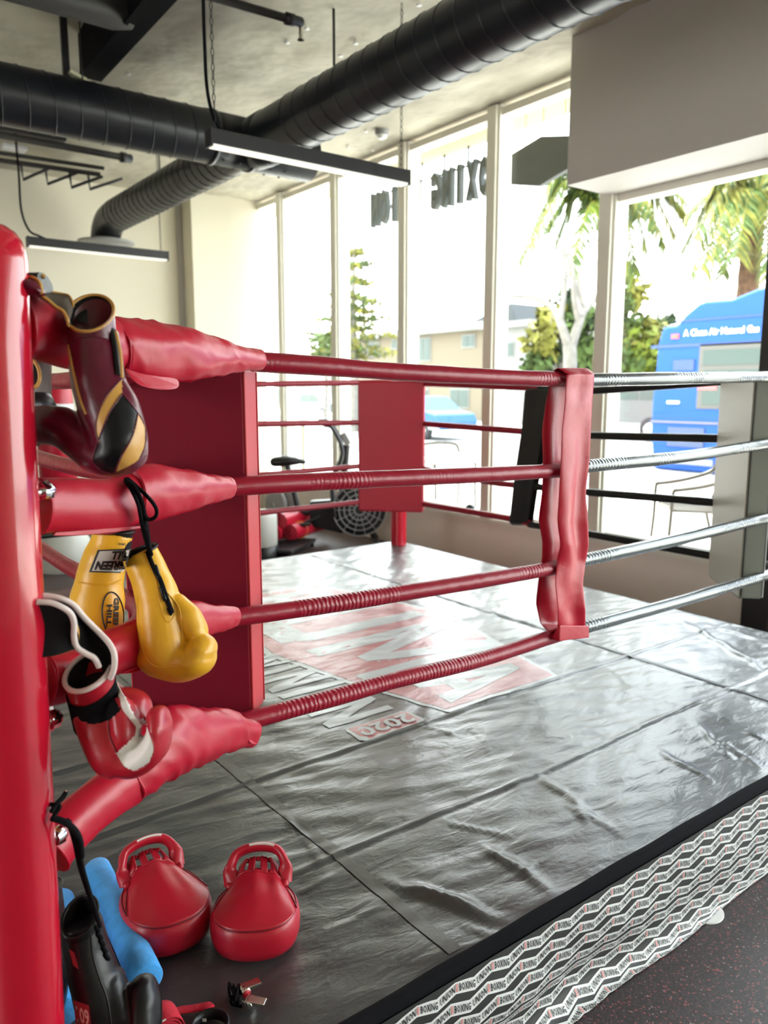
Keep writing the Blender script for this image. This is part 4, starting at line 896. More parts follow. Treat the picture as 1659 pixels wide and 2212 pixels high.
stick_text(tr_, 'GREEN', lambda a, b: (247 + 11*b - 3*a, 1291 + 70*a), 'oval_lettering', M['black_print'], e, .0016, .04); stick_text(tr_, 'HILL', lambda a, b: (232 + 11*b - 3*a, 1306 + 48*a), 'oval_lettering', M['black_print'], e, .0016, .04)
stick_line(tr_, [(170,1258),(200,1262),(240,1262),(262,1252)], .0016, 'seam', M['yellow'], hand)
# ---- red, white and black glove
T = 1.225
e = empty('boxing_glove', att(255, 1580, T), 'red glove with white palm and black wrist band above the lowest cushion', 'boxing glove', 'gloves hung at the near ring corner')
mb = MB(); lp(mb, [(209,1530,50,.036,0),(213,1546,52,.039,0),(228,1580,54,.044,0),(250,1622,56,.047,0),(275,1645,46,.045,0)], T, roundcap=False)
lp(mb, [(250,1630,42,.045,0),(290,1640,38,.045,0),(330,1615,32,.045,.005),(345,1575,24,.04,.008),(342,1545,22,.033,.006)], T); lp(mb, [(262,1530,26,.03,.01),(272,1575,29,.032,.018),(275,1598,26,.03,.018)], T)
lp(mb, [(270,1510,26,.03,-.045),(296,1520,26,.032,-.045),(308,1545,20,.03,-.04)], T)
wp = [(250,1628),(268,1612),(292,1588),(297,1556),(312,1550),(326,1590),(334,1618),(322,1648),(290,1666),(266,1656)]
bp_ = [(140,1480),(185,1494),(238,1468),(254,1525),(262,1532),(238,1556),(205,1564),(176,1560),(165,1545),(150,1500)]
def mm(c, n):
    x, y, D = proj(c)
    if inpoly(x, y, bp_): return 2
    if n.dot(TOCAM) < -.05: return 0
    return 1 if inpoly(x, y, wp) else 0
hand = remeshed(mb, 'hand', [M['red_leather'], M['white_leather'], M['black_cloth']], e, .0026, 7, mm); tr_ = bvh(hand)
stick_line(tr_, [(250,1628),(266,1656),(290,1667),(322,1649),(334,1618),(326,1590),(312,1550)], .0012, 'seam', M['red_leather'], hand); stick_line(tr_, [(233,1560),(237,1590),(252,1626)], .0012, 'seam', M['dark_red'], hand)
stick_text(tr_, 'IVAL', lambda a, b: (300 + 7*b - 1*a, 1568 + 26*a), 'palm_mark', M['black_print'], e, .0016, .0)
lq = [(238,1470),(256,1510),(272,1545),(291,1572)]; MB().tube(smooth_path([stick(tr_, x + 8, y, .002) for x, y in lq], 5), [(.003,.006)]*16, 10, ref=TOCAM).build('lace_panel', M['white_leather'], e)
for i in range(4): pp = [stick(tr_, 256 + i*9, 1500 + i*17, .006), stick(tr_, 270 + i*8, 1508 + i*16, .006)]; MB().tube(pp, .0022, 6, roundcap=True).build('lace', M['white_leather'], e)
axc = (UPV*.72 + TOCAM*.62 - RT*.22).normalized(); c = att(190, 1449, T - .015)
N = (RT*.97 + UPV*.15); N = (N - axc*N.dot(axc)).normalized(); B = axc.cross(N); rr = lambda c, ra, rb: [c + N*math.cos(2*PI*j/36)*ra + B*math.sin(2*PI*j/36)*rb for j in range(36)]
mb = MB(); mb.loft([rr(att(204,1510,T), .0385, .034), rr(att(196,1478,T-.006), .0385, .037), rr(c, .039, .0396)], 0, False); mb.build('cuff', M['red_leather'], e)
mb = MB(); mb.loft([rr(att(195,1482,T-.006), .0388, .0376), rr(att(196,1484,T-.006), .0402, .0388), rr(att(203,1512,T-.003), .0405, .0395), rr(att(212,1547,T), .0415, .040), rr(att(213,1550,T), .040, .039)], 0, False); mb.build('wrist_band', M['black_cloth'], e)
open_cuff(e, 190, 1449, T - .015, axc, N, .0378, .0385, .032, .0042, M['pink_white'])
# open wrist flap of its pair, black inside with white binding, draped over the third cushion
e2 = empty('boxing_glove', att(130, 1360, 1.2), 'open black lined cuff with white binding draped over the third cushion beside the post', 'boxing glove', 'gloves hung at the near ring corner')
up_ = [(80,1286,1.14),(108,1288,1.145),(135,1294,1.15),(160,1308,1.16),(182,1334,1.17),(212,1364,1.18),(236,1390,1.18),(247,1415,1.18),(246,1445,1.185),(238,1466,1.19)]
inn = [(80,1300,1.12),(110,1302,1.125),(135,1312,1.13),(152,1325,1.14),(160,1345,1.15),(160,1375,1.155),(166,1398,1.16),(186,1412,1.165),(204,1422,1.17),(214,1440,1.18)]
UP_, IN_ = smooth_path([att(*p) for p in up_], 5), smooth_path([att(*p) for p in inn], 5)
mb = MB(); mb.loft([[a, a*.6 + b*.4 + FWD*.03 - UPV*.02, b + FWD*.02 - UPV*.015] for a, b in zip(UP_, IN_)], 0, False, False); fl = mb.build('flap', lin_dark, e2)
MB().tube(UP_, .0045, 8).build('binding', M['pink_white'], fl); MB().tube(IN_, .0045, 8).build('binding', M['pink_white'], fl)
mb = MB(); lw = [(80,1420,1.135),(110,1418,1.14),(128,1414,1.145),(146,1408,1.15),(156,1404,1.152),(160,1404,1.155),(166,1404,1.16),(178,1416,1.165),(196,1428,1.17),(210,1446,1.18)]; LW_ = smooth_path([att(*p) for p in lw], 5)
mb.loft([[a, (a + b)*.5 + FWD*.02, b] for a, b in zip(IN_, LW_)], 0, False, False); mb.build('cuff_inside', lin_dark, e2)
mb = MB(); lp(mb, [(98,1520,12,.02,0),(101,1545,12,.02,0)], 1.33, roundcap=False); mb.build('cuff_band', M['white_leather'], e2); mb = MB(); lp(mb, [(101,1545,13,.03,0),(100,1575,12,.03,0)], 1.33); mb.build('hand', M['red_leather'], e2)
# ---- black glove at the foot of the post
T = 1.335
e = empty('boxing_glove', att(230, 2100, T), 'black glove at the foot of the post, laces tied to the lowest cushion', 'boxing glove')
mb = MB(); lp(mb, [(176,1990,42,.036,0),(184,2040,45,.04,0),(200,2100,50,.045,0),(222,2160,56,.05,0),(245,2220,60,.052,0),(262,2290,56,.05,0),(275,2330,40,.04,0)], T, roundcap=False)
lp(mb, [(285,2290,40,.042,.01),(310,2230,36,.042,.01),(313,2170,34,.04,.0),(309,2138,31,.034,-.005)], T); lp(mb, [(238,2140,22,.03,-.05),(250,2112,20,.028,-.055)], T); lp(mb, [(240,2120,28,.03,.0),(268,2190,30,.035,.01)], T)
hand = remeshed(mb, 'hand', [M['black_leather']], e, .003, 7); tr_ = bvh(hand)
axc = (UPV*.78 + TOCAM*.6 - RT*.12).normalized(); open_cuff(e, 172, 1980, T - .012, axc, RT, .0295, .036, .05, .0034, M['black_leather'])
rr2 = lambda c, ra, rb: [c + RT*math.cos(2*PI*j/36)*ra + axc.cross(RT).normalized()*math.sin(2*PI*j/36)*rb for j in range(36)]
mb = MB(); mb.loft([rr2(att(182,2040,T), .035, .036), rr2(att(176,2008,T-.006), .032, .036), rr2(att(172,1980,T-.012), .0295, .036)], 0, False); mb.build('cuff', M['black_leather'], e)
redlab = mat('dark_red_label', (.34, .02, .035), .6); pale = mat('label_letters', (.75, .50, .48), .6)
q1 = lambda a, b: (158 + 34*a + 6*(1-b), 2160 + 12*a + 56*(1-b)); sticker(tr_, q1, 6, 6, 'label', redlab, e, .0012); stick_text(tr_, '109', lambda a, b: q1(.12 + .8*a, .18 + .62*b), 'label_letters', pale, e, .002, .02)
q2 = lambda a, b: (149 + 12*a + 9*(1-b), 2050 + 8*a + 36*(1-b)); sticker(tr_, q2, 4, 6, 'label', redlab, e, .0012)
stick_line(tr_, [(196,2015),(200,2060),(214,2110),(232,2160),(240,2212)], .0014, 'seam', M['black_leather'], hand)
for i in range(5): x, y = 215 + i*5.2, 2002 + i*15; pp = [stick(tr_, x - 8, y, .003), stick(tr_, x - 1, y + 9, .003)]; MB().tube(pp, .0035, 6, roundcap=True).build('lace', M['black_cloth'], e)
for pts in ([(146,1772,1.21),(160,1815,1.20),(172,1870,1.24),(186,1915,1.28),(212,1990,1.31)], [(150,1775,1.21),(166,1818,1.20),(180,1880,1.25),(196,1935,1.29),(216,2000,1.31)], [(116,1768,1.16),(140,1776,1.165),(160,1792,1.18),(172,1815,1.20),(176,1850,1.22)], [(112,1752,1.16),(124,1735,1.17),(136,1722,1.18),(142,1712,1.185)], [(112,1738,1.17),(128,1742,1.17),(118,1760,1.165),(113,1770,1.16)]):
    lace(pts, .0036 if pts[0][0] != 116 else .0052, 0, 'laces', M['black_cloth'], e)
tip = [att(140,1715,1.184), att(144,1707,1.186)]; MB().tube(tip, .0028, 8).build('lace_tip', M['nickel'], e)
T = 1.46; e = empty('boxing_glove', att(112, 1980, T), 'black glove cuff peeking out behind the near post', 'boxing glove')
mb = MB(); lp(mb, [(100,1918,26,.04,0),(104,1960,28,.04,0),(108,2010,30,.045,0),(105,2080,42,.05,0),(100,2160,40,.05,0),(95,2230,25,.03,0)], T, roundcap=False); mb.build('hand', M['black_leather'], e); open_cuff(e, 100, 1918, T, UPV, RT, .024, .04, .04, .003, M['black_leather'])
# ---- blue foam rollers
def noodle(a, b, r, label):
    a, b = onz(*a, ZM + r + .004), onz(*b, ZM + r + .004); e = empty('foam_noodle', (a + b)/2, label, 'foam noodle', 'blue foam noodles at the post foot'); d = (b - a).normalized()
    MB().lathe(a, d, [(0, .004), (0, r*.9), (.004, r)] + [((b-a).length*q/10, r*(1 + .012*math.sin(q*2.3))) for q in range(1, 10)] + [((b-a).length - .004, r), ((b-a).length, r*.9), ((b-a).length, .004)], 36).build('foam', M['blue_foam'], e)
noodle((208, 1878), (318, 2118), .033, 'bright blue foam noodle lying beside the left focus mitt')
noodle((128, 1945), (132, 2190), .033, 'blue foam noodle half hidden behind the near post')
# ---- focus mitts
def mitt(front, back, hw, label, lean=0.0, strap_turn=0.0):
    f, b = onz(*front, ZM), onz(*back, ZM); c = (f + b)/2; ay = (b - f); Ly = ay.length/2; ay.normalize(); axx = V((ay.y, -ay.x, 0))
    e = empty('focus_mitt', c, label, 'focus mitt'); W = lambda x, y, z: c + axx*x + ay*y + V((0,0,z + .006))
    n = 48; H = .07
    def outline(a): ca, sa = math.cos(a), math.sin(a); k = 2.35; r = (abs(ca)**k + abs(sa)**k)**(-1/k); return hw*r*ca*(1 - .10*max(0, sa*r)), Ly*r*sa
    prof = [(.0,.0),(.80,.0),(.93,.007),(.985,.024),(1.0,.042),(.992,.058),(.965,.070),(.91,.076)]
    mb = MB(); rings = []
    for k, z in prof: rings.append([W(outline(2*PI*j/n)[0]*max(k,.001), outline(2*PI*j/n)[1]*max(k,.001), z) for j in range(n)])
    for k in (.75, .5, .25, .001): rings.append([W(outline(2*PI*j/n)[0]*k, outline(2*PI*j/n)[1]*k, .076 + .012*(1-k*k)) for j in range(n)])
    mb.loft(rings, 0, False); body = mb.build('pad', M['red_leather_soft'], e)
    rg = [W(outline(2*PI*j/n)[0]*.915, outline(2*PI*j/n)[1]*.93, .0755) for j in range(n+1)]; MB().tube(rg, .0018, 6, cap=False).build('seam', M['dark_red'], body)
    # hood over the back of the hand: rises toward the wrist end
    mb = MB(); rows = []; ny, nx = 26, 26
    y1 = Ly*.64
    for i in range(ny + 1):
        q = i/ny; wd = hw*(.93 - .35*q**1.2); rise = .030*q**1.1; row = []
        for j in range(nx + 1):
            s = -1 + 2*j/nx; y0 = -Ly*.935*(1 - (abs(s)*.985)**2.35)**(1/2.35); y = y0 + (y1 - y0)*q; x = wd*s
            rr = min(1.0, (abs(x/hw)**2.35 + abs(y/Ly)**2.35)**(1/2.35)); base_z = .0775 + .012*(1 - rr*rr)
            prof_ = 1 - abs(s)**5
            crease = (.005*math.exp(-(s/.22)**2) - .004*math.exp(-((s-.45)/.2)**2) + .006*mnoise.noise(V((s*1.7 + lean*9, q*3, hw*50))))*q*(1 - abs(s)**4)
            row.append(W(x, y, base_z + rise*prof_ + crease))
        rows.append(row)
    mb.loft(rows, 0, False, False); o = mb.build('hand_cover', M['red_leather_soft'], e); s_ = o.modifiers.new('s', 'SOLIDIFY'); s_.thickness = .004
    MB().tube(rows[-1], .0022, 6).build('hem', M['red_leather_soft'], o); MB().tube([r_[0] for r_ in rows] , .0018, 6).build('hem', M['dark_red'], o); MB().tube([r_[-1] for r_ in rows], .0018, 6).build('hem', M['dark_red'], o)
    # slotted wrist panel
    mb = MB(); ye = Ly*.64; seg = []
    xs_ = [-.052, -.034, -.024, -.006, .006, .024, .034, .052]
    def PW(x, h): return W(x*(1 - .15*h), ye + .042*h, .113 - .016*(abs(x)/.052)**3 + .010*h + .003*math.cos(x*180))
    for i in range(7):
        a, b_ = xs_[i], xs_[i+1]
        bands = [(0, 1)] if i % 2 == 0 else [(0, .22), (.78, 1)]
        for h0, h1 in bands:
            P = [[PW(a + (b_-a)*u/3, h0 + (h1-h0)*v/3) for v in range(4)] for u in range(4)]; mb.loft(P, 0, False, False)
    o = mb.build('slotted_panel', M['red_leather_soft'], e); s_ = o.modifiers.new('s', 'SOLIDIFY'); s_.thickness = .005
    # strap loop with a white tag
    pts = [W(-.060, ye + .0, .082), W(-.062, ye + .022, .110), W(-.048, ye + .046, .132), W(-.004, ye + .054, .142), W(.042, ye + .049, .136), W(.061, ye + .026, .115), W(.061, ye + .004, .084)]
    P = smooth_path(pts, 6); st = MB().tube(P, [(.010, .017)]*len(P), 14, ref=V((0,0,1))*.5 + ay*.6).build('strap', M['red_leather_soft'], e)
    k = len(P)//2; tg = [p + V((0,0,.0045)) - ay*.002 for p in P[k-2:k+6]]; MB().tube(tg, [(.0035, .0175)]*len(tg), 12, ref=V((0,0,1))*.5 + ay*.6).build('white_tag', M['white_leather'], st)
    for sx in (-1, 1): MB().sphere(W(sx*.06, ye - .004, .086), .012, 8, sc=(1,1,.7)).build('strap_anchor', M['red_leather_soft'], e)
    return e
M['red_leather_soft'] = mat('mitt_vinyl', (.44, .008, .025), .34, bump=.2, bscale=35, bdist=.004)
mitt((398, 2072), (322, 1946), .098, 'red focus mitt lying beside the blue noodle, left one of the pair')
mitt((545, 2094), (561, 1966), .098, 'red focus mitt lying on the canvas, right one of the pair', .7)
# ---- small things near the mitts
e = empty('hand_wrap', onz(368, 2195, ZM), 'rolled red cloth hand wrap with a loose tail beside the black glove', 'hand wrap')
p = onz(352, 2216, ZM + .035); axr = (RT*.55 + TOCAM*.8); axr.z = 0; axr.normalize(); B = V((0,0,1)); N = axr.cross(B)
mb = MB(); rows = []
for i in range(120):
    a = i*.3; r = .005 + .030*i/119; c_ = p + (N*math.cos(a) + B*math.sin(a))*r; rows.append([c_ - axr*.024, c_ - axr*.012, c_, c_ + axr*.012, c_ + axr*.024])
mb.loft(rows, 0, False, False); o = mb.build('roll', M['hand_wrap'], e); s_ = o.modifiers.new('s', 'SOLIDIFY'); s_.thickness = .0022
MB().lathe(p - axr*.022, axr, [(0,.004),(0,.030),(.044,.030),(.044,.004)], 24).build('core', M['hand_wrap'], e)
tl = [onz(362, 2190, ZM + .012), onz(390, 2182, ZM + .010), onz(420, 2178, ZM + .012), onz(448, 2172, ZM + .016), onz(456, 2170, ZM + .014)]; P = smooth_path(tl, 6)
MB().tube(P, [(.0035, .011)]*len(P), 10, ref=V((0,0,1))*.6 + UPV, roundcap=True).build('tail', M['hand_wrap'], e); 
pw = [p + axr*.0245 + (N*math.cos(a) + B*math.sin(a))*.033 for a in [.2 + .12*i for i in range(12)]]; MB().tube(pw, .0016, 6).build('white_edge', M['white_leather'], e)
def whistle(pt, yaw, red, label):
    e = empty('whistle', pt, label, 'whistle', 'metal whistles on the canvas'); Rz = Matrix.Rotation(yaw, 3, 'Z'); W = lambda x, y, z: V(pt) + Rz @ V((x, y, z))
    ay = Rz @ V((0, 1, 0)); MB().lathe(W(0, -.011, .0105), ay, [(0,.002),(0,.0095),(.001,.0105),(.021,.0105),(.022,.0095),(.022,.002)], 24).build('barrel', M['nickel'], e)
    mb = MB(); mb.hexa([W(.004,-.009,.010), W(.034,-.009,.013), W(.034,-.009,.019), W(.0,-.009,.021)], [W(.004,.009,.010), W(.034,.009,.013), W(.034,.009,.019), W(.0,.009,.021)]); mb.build('mouthpiece', M['nickel'], e, bevel=.001)
    mb = MB(); mb.tube([W(-.0105 - .004 + .004*math.cos(q), 0, .008 + .004*math.sin(q)) for q in [2*PI*i/12 for i in range(13)]], .0009, 5, cap=False); mb.build('ring', M['chrome'], e)
    if red: MB().lathe(W(0, -.0125, .0105), ay, [(0,.001),(0,.0085),(.002,.009)], 20).build('red_cap', M['red_leather'], e)
whistle(onz(528, 2150, ZM + .004), math.radians(-3), True, 'shiny whistle with a red end cap, the upper of two on the canvas')
whistle(onz(538, 2176, ZM + .004), math.radians(-48), False, 'shiny whistle on a black cord, the lower of two on the canvas')
e = empty('cord', onz(505, 2160, ZM), 'tangled black cord lying left of the whistles', 'cord'); rnd = random.Random(4)
pts = [onz(505 + rnd.uniform(-14, 14), 2148 + rnd.uniform(-26, 30), ZM + .006 + rnd.random()*.02) for _ in range(16)] + [onz(532, 2176, ZM + .01)]; MB().tube(smooth_path(pts, 6), .0028, 7).build('strand', M['black_cloth'], e)
p = onz(455, 2222, ZM + .012); e = empty('wrist_band', p, 'black curved band with a pale mark at the bottom edge, near the whistles', 'band')
mb = MB(); mb.loft([[p + V((math.cos(2*PI*j/40)*r, math.sin(2*PI*j/40)*r, z)) for j in range(41)] for r, z in ((.034,-.008),(.036,.0),(.035,.014),(.031,.014),(.030,-.008))], 0, False, False); o = mb.build('band', M['black_leather'], e)
tb = bvh(o); sticker(tb, lambda a, b: (437 + 9*a, 2207 - 7*b), 2, 2, 'mark', M['white_print'], e, .001)
# ------------------------------------------------------------------ the street outside
leafm = {k: mat('leaf_' + k, c, .6, var=.35, vscale=1.5) for k, c in dict(lime=(.10, .125, .016), mid=(.055, .085, .022), dark=(.024, .04, .018), yellow=(.135, .13, .024)).items()}
for m in leafm.values():
    b = m.node_tree.nodes['Principled BSDF']; b.inputs['Specular IOR Level'].default_value = .1; b.inputs['Subsurface Weight'].default_value = 0
barkw = mat('pale_bark', (0.1430, 0.1293, 0.1100), .85, var=.15, vscale=6); barkb = mat('palm_bark', (0.1050, 0.0525, 0.0245), .9, var=.3, vscale=9, bump=.8, bscale=15, bdist=.03)
def leaves(mb, c, r, n, size, rnd, sq=(1, 1, 1), mi=0):
    for _ in range(n):
        d = V((rnd.gauss(0,1), rnd.gauss(0,1), rnd.gauss(0,1))).normalized(); rr = r*min(1.7, abs(rnd.gauss(.75, .33)))
        p = V(c) + V((d.x*sq[0], d.y*sq[1], d.z*sq[2]))*rr
        a = V((rnd.uniform(-1,1), rnd.uniform(-1,1), rnd.uniform(-1,1))).normalized()*size*rnd.uniform(.6, 1.3); b = a.cross(d + V((.01,.02,.03))); b = b.normalized()*a.length*.45 if b.length > 1e-6 else a.orthogonal()*.4
        mb.add([p - a, p + b, p + a, p - b], [(0,1,2,3)], mi, False)
def tree(base_px, d, blobs, label, trunk_r=.12, leaf=('mid',), size=.16, dens=160, seed=3, trunk=True, name='leafy_tree'):
    rnd = random.Random(seed); base = att(base_px[0], base_px[1], d); base.z = -.1
    e = empty(name, base, label, 'tree')
    mb = MB(); allc = []
    for x, y, rpx in blobs:
        c = att(x, y, d + rnd.uniform(-.6, .6)); r = rpx*d/FPX; allc.append(c)
        leaves(mb, c, r, int(dens*(rpx/40.)**1.3), size, rnd, mi=rnd.randrange(len(leaf)))
    mb.build('foliage', [leafm[k] for k in leaf], e)
    tb = MB(); top = sum(allc, V((0,0,0)))/len(allc)
    tb.tube(smooth_path([base, base*.6 + top*.4 + V((.1,.1,0)), top], 5, None), [trunk_r*(1 - .05*i) for i in range(11)], 10)
    for c in allc: tb.tube([base*.45 + top*.55, (base*.2 + top*.3 + c*.5), c], [trunk_r*.4, trunk_r*.25, .02], 6)
    tb.build('trunk', barkw, e); return e
# conifer-like tree on the left, with open tiers
rnd = random.Random(5); D = 30.; base = att(765, 880, D); base.z = -.1
e = empty('conifer_tree', base, 'thin open-branched green tree standing left of the cream house', 'tree')
mb, tb = MB(), MB(); tip = att(765, 520, D); tb.tube([base, att(762, 700, D), tip], [.22, .14, .03], 8)
for y, hw in ((545,14),(575,40),(605,30),(640,62),(665,42),(690,70),(712,50),(735,95),(752,60),(770,110),(785,60)):
    for s in (-1, 1):
        a = att(765, y, D); tipb = att(765 + s*hw*rnd.uniform(.7,1.1), y + rnd.uniform(-14, 14), D + rnd.uniform(-.8,.8)); tb.tube([a, (a+tipb)/2 + V((0,0,-.15)), tipb], [.04, .03, .012], 5)
        for q in range(9): c = a + (tipb - a)*(q/8); leaves(mb, c, .32, 11, .13, rnd, (1,1,.45), rnd.randrange(2))
leaves(mb, att(745, 715, D), 1.1, 120, .15, rnd, (1,1,1.2), 0); leaves(mb, att(700, 745, D), .8, 110, .15, rnd, (1.2,1.2,.7), 1); leaves(mb, att(760, 650, D), .7, 60, .14, rnd, (1,1,1.3), 1)
mb.build('foliage', [leafm['yellow'], leafm['mid']], e); tb.build('trunk', barkw, e)
# palms
def frond(mbl, mbs, root, tip, sag, w, rnd, nl=44, droop=.55):
    P = smooth_path([root, (root + tip)/2 + V((0,0,sag)), tip], 9); mbs.tube(P, [.035 - .0015*i for i in range(len(P))], 5)
    n = len(P)
    for i in range(nl):
        q = .08 + .9*i/nl; k = q*(n-1); j = int(k); p = P[j] + (P[min(j+1,n-1)] - P[j])*(k - j); t = (P[min(j+1,n-1)] - P[max(j-1,0)]).normalized()
        for s in (-1, 1):
            sd = t.cross(V((0,0,1))); sd = sd.normalized()*s if sd.length > .01 else RT*s
            L = w*(1 - .5*abs(q-.4))*rnd.uniform(.8,1.15); e_ = p + sd*L*.62 + t*L*.45 + V((0,0,-L*droop*rnd.uniform(.7,1.3)))
            mid = (p + e_)/2 + V((0,0,L*.12)); wd = t*.045
            mbl.add([p - wd, p + wd, mid + wd*.9, e_, mid - wd*.9], [(0,1,2,3,4)], rnd.randrange(2), False)
def palm(d, base, crown, tips, label, leafk, seed, trunk_r=.22, skirt_n=0):
    rnd = random.Random(seed); b = att(*base, d); b.z = -.1; c = att(*crown, d); e = empty('palm_tree', b, label, 'palm tree')
    tb = MB(); P = smooth_path([b, b*.5 + c*.5 + V((.1,0,0)), c], 14); tb.tube(P, [trunk_r*(1.15 - .15*i/28 + .06*(i % 2)) for i in range(len(P))], 14); tb.build('trunk', barkb, e)
    ml, ms = MB(), MB()
    for x, y, dd, sag in tips: frond(ml, ms, c + V((rnd.uniform(-.1,.1), rnd.uniform(-.1,.1), .1)), att(x, y, d + dd), sag, .85, rnd)
    ml.build('fronds', [leafm[k] for k in leafk], e); ms.build('frond_stems', leafm['yellow'], e); return e
palm(21., (1588, 800), (1632, 432), [(1490,600,.2,1.1),(1500,520,-.5,1.0),(1520,640,.6,1.3),(1540,560,-1,.9),(1478,470,0,.7),(1560,600,1.4,1.2),(1530,430,0,.6),(1590,560,-1.4,.8),(1700,520,0,1),(1720,420,.5,.9),(1610,300,1,.4),(1550,340,0,.7),(1700,330,0,.6),(1470,545,1,1.0),(1660,600,-.4,1),(1515,590,-.9,1.1)],
     'tall palm tree with drooping fronds rising behind the blue bus', ('yellow', 'mid'), 11, .27)
palm(24., (1290, 905), (1318, 415), [(1462,512,0,.9),(1440,540,1,.9),(1400,548,-.6,.8),(1490,470,.5,.7),(1335,540,0,.7),(1420,500,-1.5,.8),(1300,480,0,.8),(1280,430,1,.6),(1380,470,2,.5),(1480,430,-1,.6),(1370,300,0,.4),(1440,340,1,.5)],
     'palm tree whose fronds hang into the top of the right window', ('mid', 'yellow'), 12, .16)
palm(20., (1286, 900), (1304, 455), [(1105,590,0,1.6),(1120,570,.8,1.4),(1140,540,-.6,1.2),(1200,520,.4,.9),(1185,480,0,.7),(1340,520,0,.9),(1375,600,.8,1.2),(1330,470,-.8,.7),(1240,380,1,.4),(1310,390,0,.5),(1230,600,-1,.8)],
     'palm tree with long fronds arching left behind the white-branched tree', ('mid', 'lime'), 13, .15)
# bare white-branched tree
D = 17.; base = att(1232, 905, D); base.z = -.1; e = empty('bare_tree', base, 'bare tree with white forked branches outside the centre-right window', 'tree'); tb = MB()
def br(pts, r0, r1): P = smooth_path([att(x, y, D + dz) for x, y, dz in pts], 6); tb.tube(P, [r0 + (r1 - r0)*i/(len(P)-1) for i in range(len(P))], 8)
P0 = [base, att(1232, 800, D), att(1230, 748, D)]; tb.tube(smooth_path(P0, 5), .15, 10)
br([(1230,755,0),(1212,700,0),(1196,668,.2),(1160,645,.3),(1110,640,.4),(1072,650,.5)], .11, .03); br([(1232,755,0),(1250,700,0),(1262,672,.1),(1290,640,.3),(1310,600,.4)], .11, .04)
br([(1210,695,0),(1218,640,.2),(1222,590,.2),(1215,540,.3),(1203,510,.3)], .07, .02); br([(1255,685,0),(1245,630,.3),(1230,570,.4),(1212,520,.5)], .08, .02); br([(1250,700,0),(1240,640,-.2),(1240,600,-.3),(1232,540,-.3),(1243,500,-.3)], .07, .02); br([(1262,672,.1),(1250,600,.2),(1262,560,.2),(1250,500,.3)], .05, .015)
br([(1232,610,.2),(1185,590,.2),(1150,560,.2)], .03, .01); br([(1196,668,.2),(1190,700,.4)], .03, .01); br([(1203,510,.3),(1195,470,.3),(1185,440,.3)], .02, .008)
tb.build('branches', barkw, e)
tree((1190, 905), 30., [(1185,690,32),(1170,740,38),(1200,770,36),(1240,700,34),(1262,760,38),(1230,650,26),(1270,690,26),(1160,790,34),(1240,800,40)], 'dense dark green tree behind the white-branched tree', .15, ('dark','mid','yellow'), .26, 260, 21)
tree((1345, 905), 32., [(1345,600,32),(1335,650,36),(1355,700,40),(1370,640,28),(1340,750,44),(1385,755,44),(1410,740,36),(1370,790,44),(1420,790,36),(1400,700,18)], 'yellow green tree seen between the window post and the blue bus', .15, ('yellow','lime','mid'), .24, 240, 22)
tree((1425, 905), 45., [(1422,705,18),(1432,730,24),(1448,690,12)], 'small distant dark tree beside the rear of the bus', .12, ('dark','mid'), .3, 200, 23)
tree((702, 905), 34., [(700,740,24),(690,760,22),(725,720,16)], 'low green tree left of the thin open-branched tree', .1, ('mid','yellow'), .2, 150, 24)
# buildings
bw = mat('cream_stucco', (0.1488, 0.1240, 0.0837), .85); bt = mat('white_trim', (0.2100, 0.2100, 0.1960), .7); gw = mat('green_window_glass', (0.0280, 0.0525, 0.0434), .25); dkr = mat('dark_roof', (.04, .045, .05), .8)
UB = 27.
def facade(x0, x1, ytop, ybot, u, depth, name, label, m, wins, roofm, over=.5, roofh=.35):
    a = onx(x0, ytop, u); b = onx(x1, ytop, u); z1 = (a.z); e = empty(name, (u, (a.y + b.y)/2, -.05), label, 'building')
    ya, yb = max(a.y, b.y), min(a.y, b.y)
    MB().box((u, yb, -.05), (u + depth, ya, z1)).build('wall', m, e); MB().box((u - over, yb - .3, z1), (u + depth, ya + .3, z1 + roofh)).build('roof', roofm, e)
    for wx0, wy0, wx1, wy1 in wins:
        p, q = onx(wx0, wy0, u), onx(wx1, wy1, u); lo = V((0, min(p.y, q.y), min(p.z, q.z))); hi = V((0, max(p.y, q.y), max(p.z, q.z)))
        f = MB(); f.box((u - .06, lo.y - .06, lo.z - .06), (u + .02, hi.y + .06, hi.z + .06)); f = f.build('window', bt, e)
        MB().box((u - .09, lo.y, lo.z), (u - .055, (lo.y+hi.y)/2 - .03, hi.z)).build('pane', gw, f); MB().box((u - .09, (lo.y+hi.y)/2 + .03, lo.z), (u - .055, hi.y, hi.z)).build('pane', gw, f)
    return e
facade(757, 1068, 737, 900, UB, 8, 'apartment_building', 'cream two storey building with small windows across the street', bw, [(795,742,820,768),(848,735,858,752),(903,733,930,778),(1001,726,1026,748),(895,842,925,880),(975,842,1012,880)], bt)
facade(1062, 1150, 712, 900, UB - 1, 6, 'house', 'white house with a dark roof peak left of the white-branched tree', bt, [(1085,742,1110,770)], bt, .5, .25)
p = onx(1095, 690, UB + 1); mb = MB(); mb.prism([V((UB, p.y + 2, p.z - .3)), V((UB, p.y - 1.6, p.z - .2)), V((UB, p.y - 1.2, p.z + .6)), V((UB, p.y + 1.2, p.z))], (5, 0, 0)); tag(mb.build('roof_gable', dkr), 'dark slanted roof behind the white house', 'roof')
facade(590, 700, 790, 900, 31., 6, 'shop_building', 'low pale shop with green glass at the far left of the street', bt, [(600,840,640,875),(650,850,690,880)], mat('green_awning', (.08, .16, .11), .7), .9, .35)
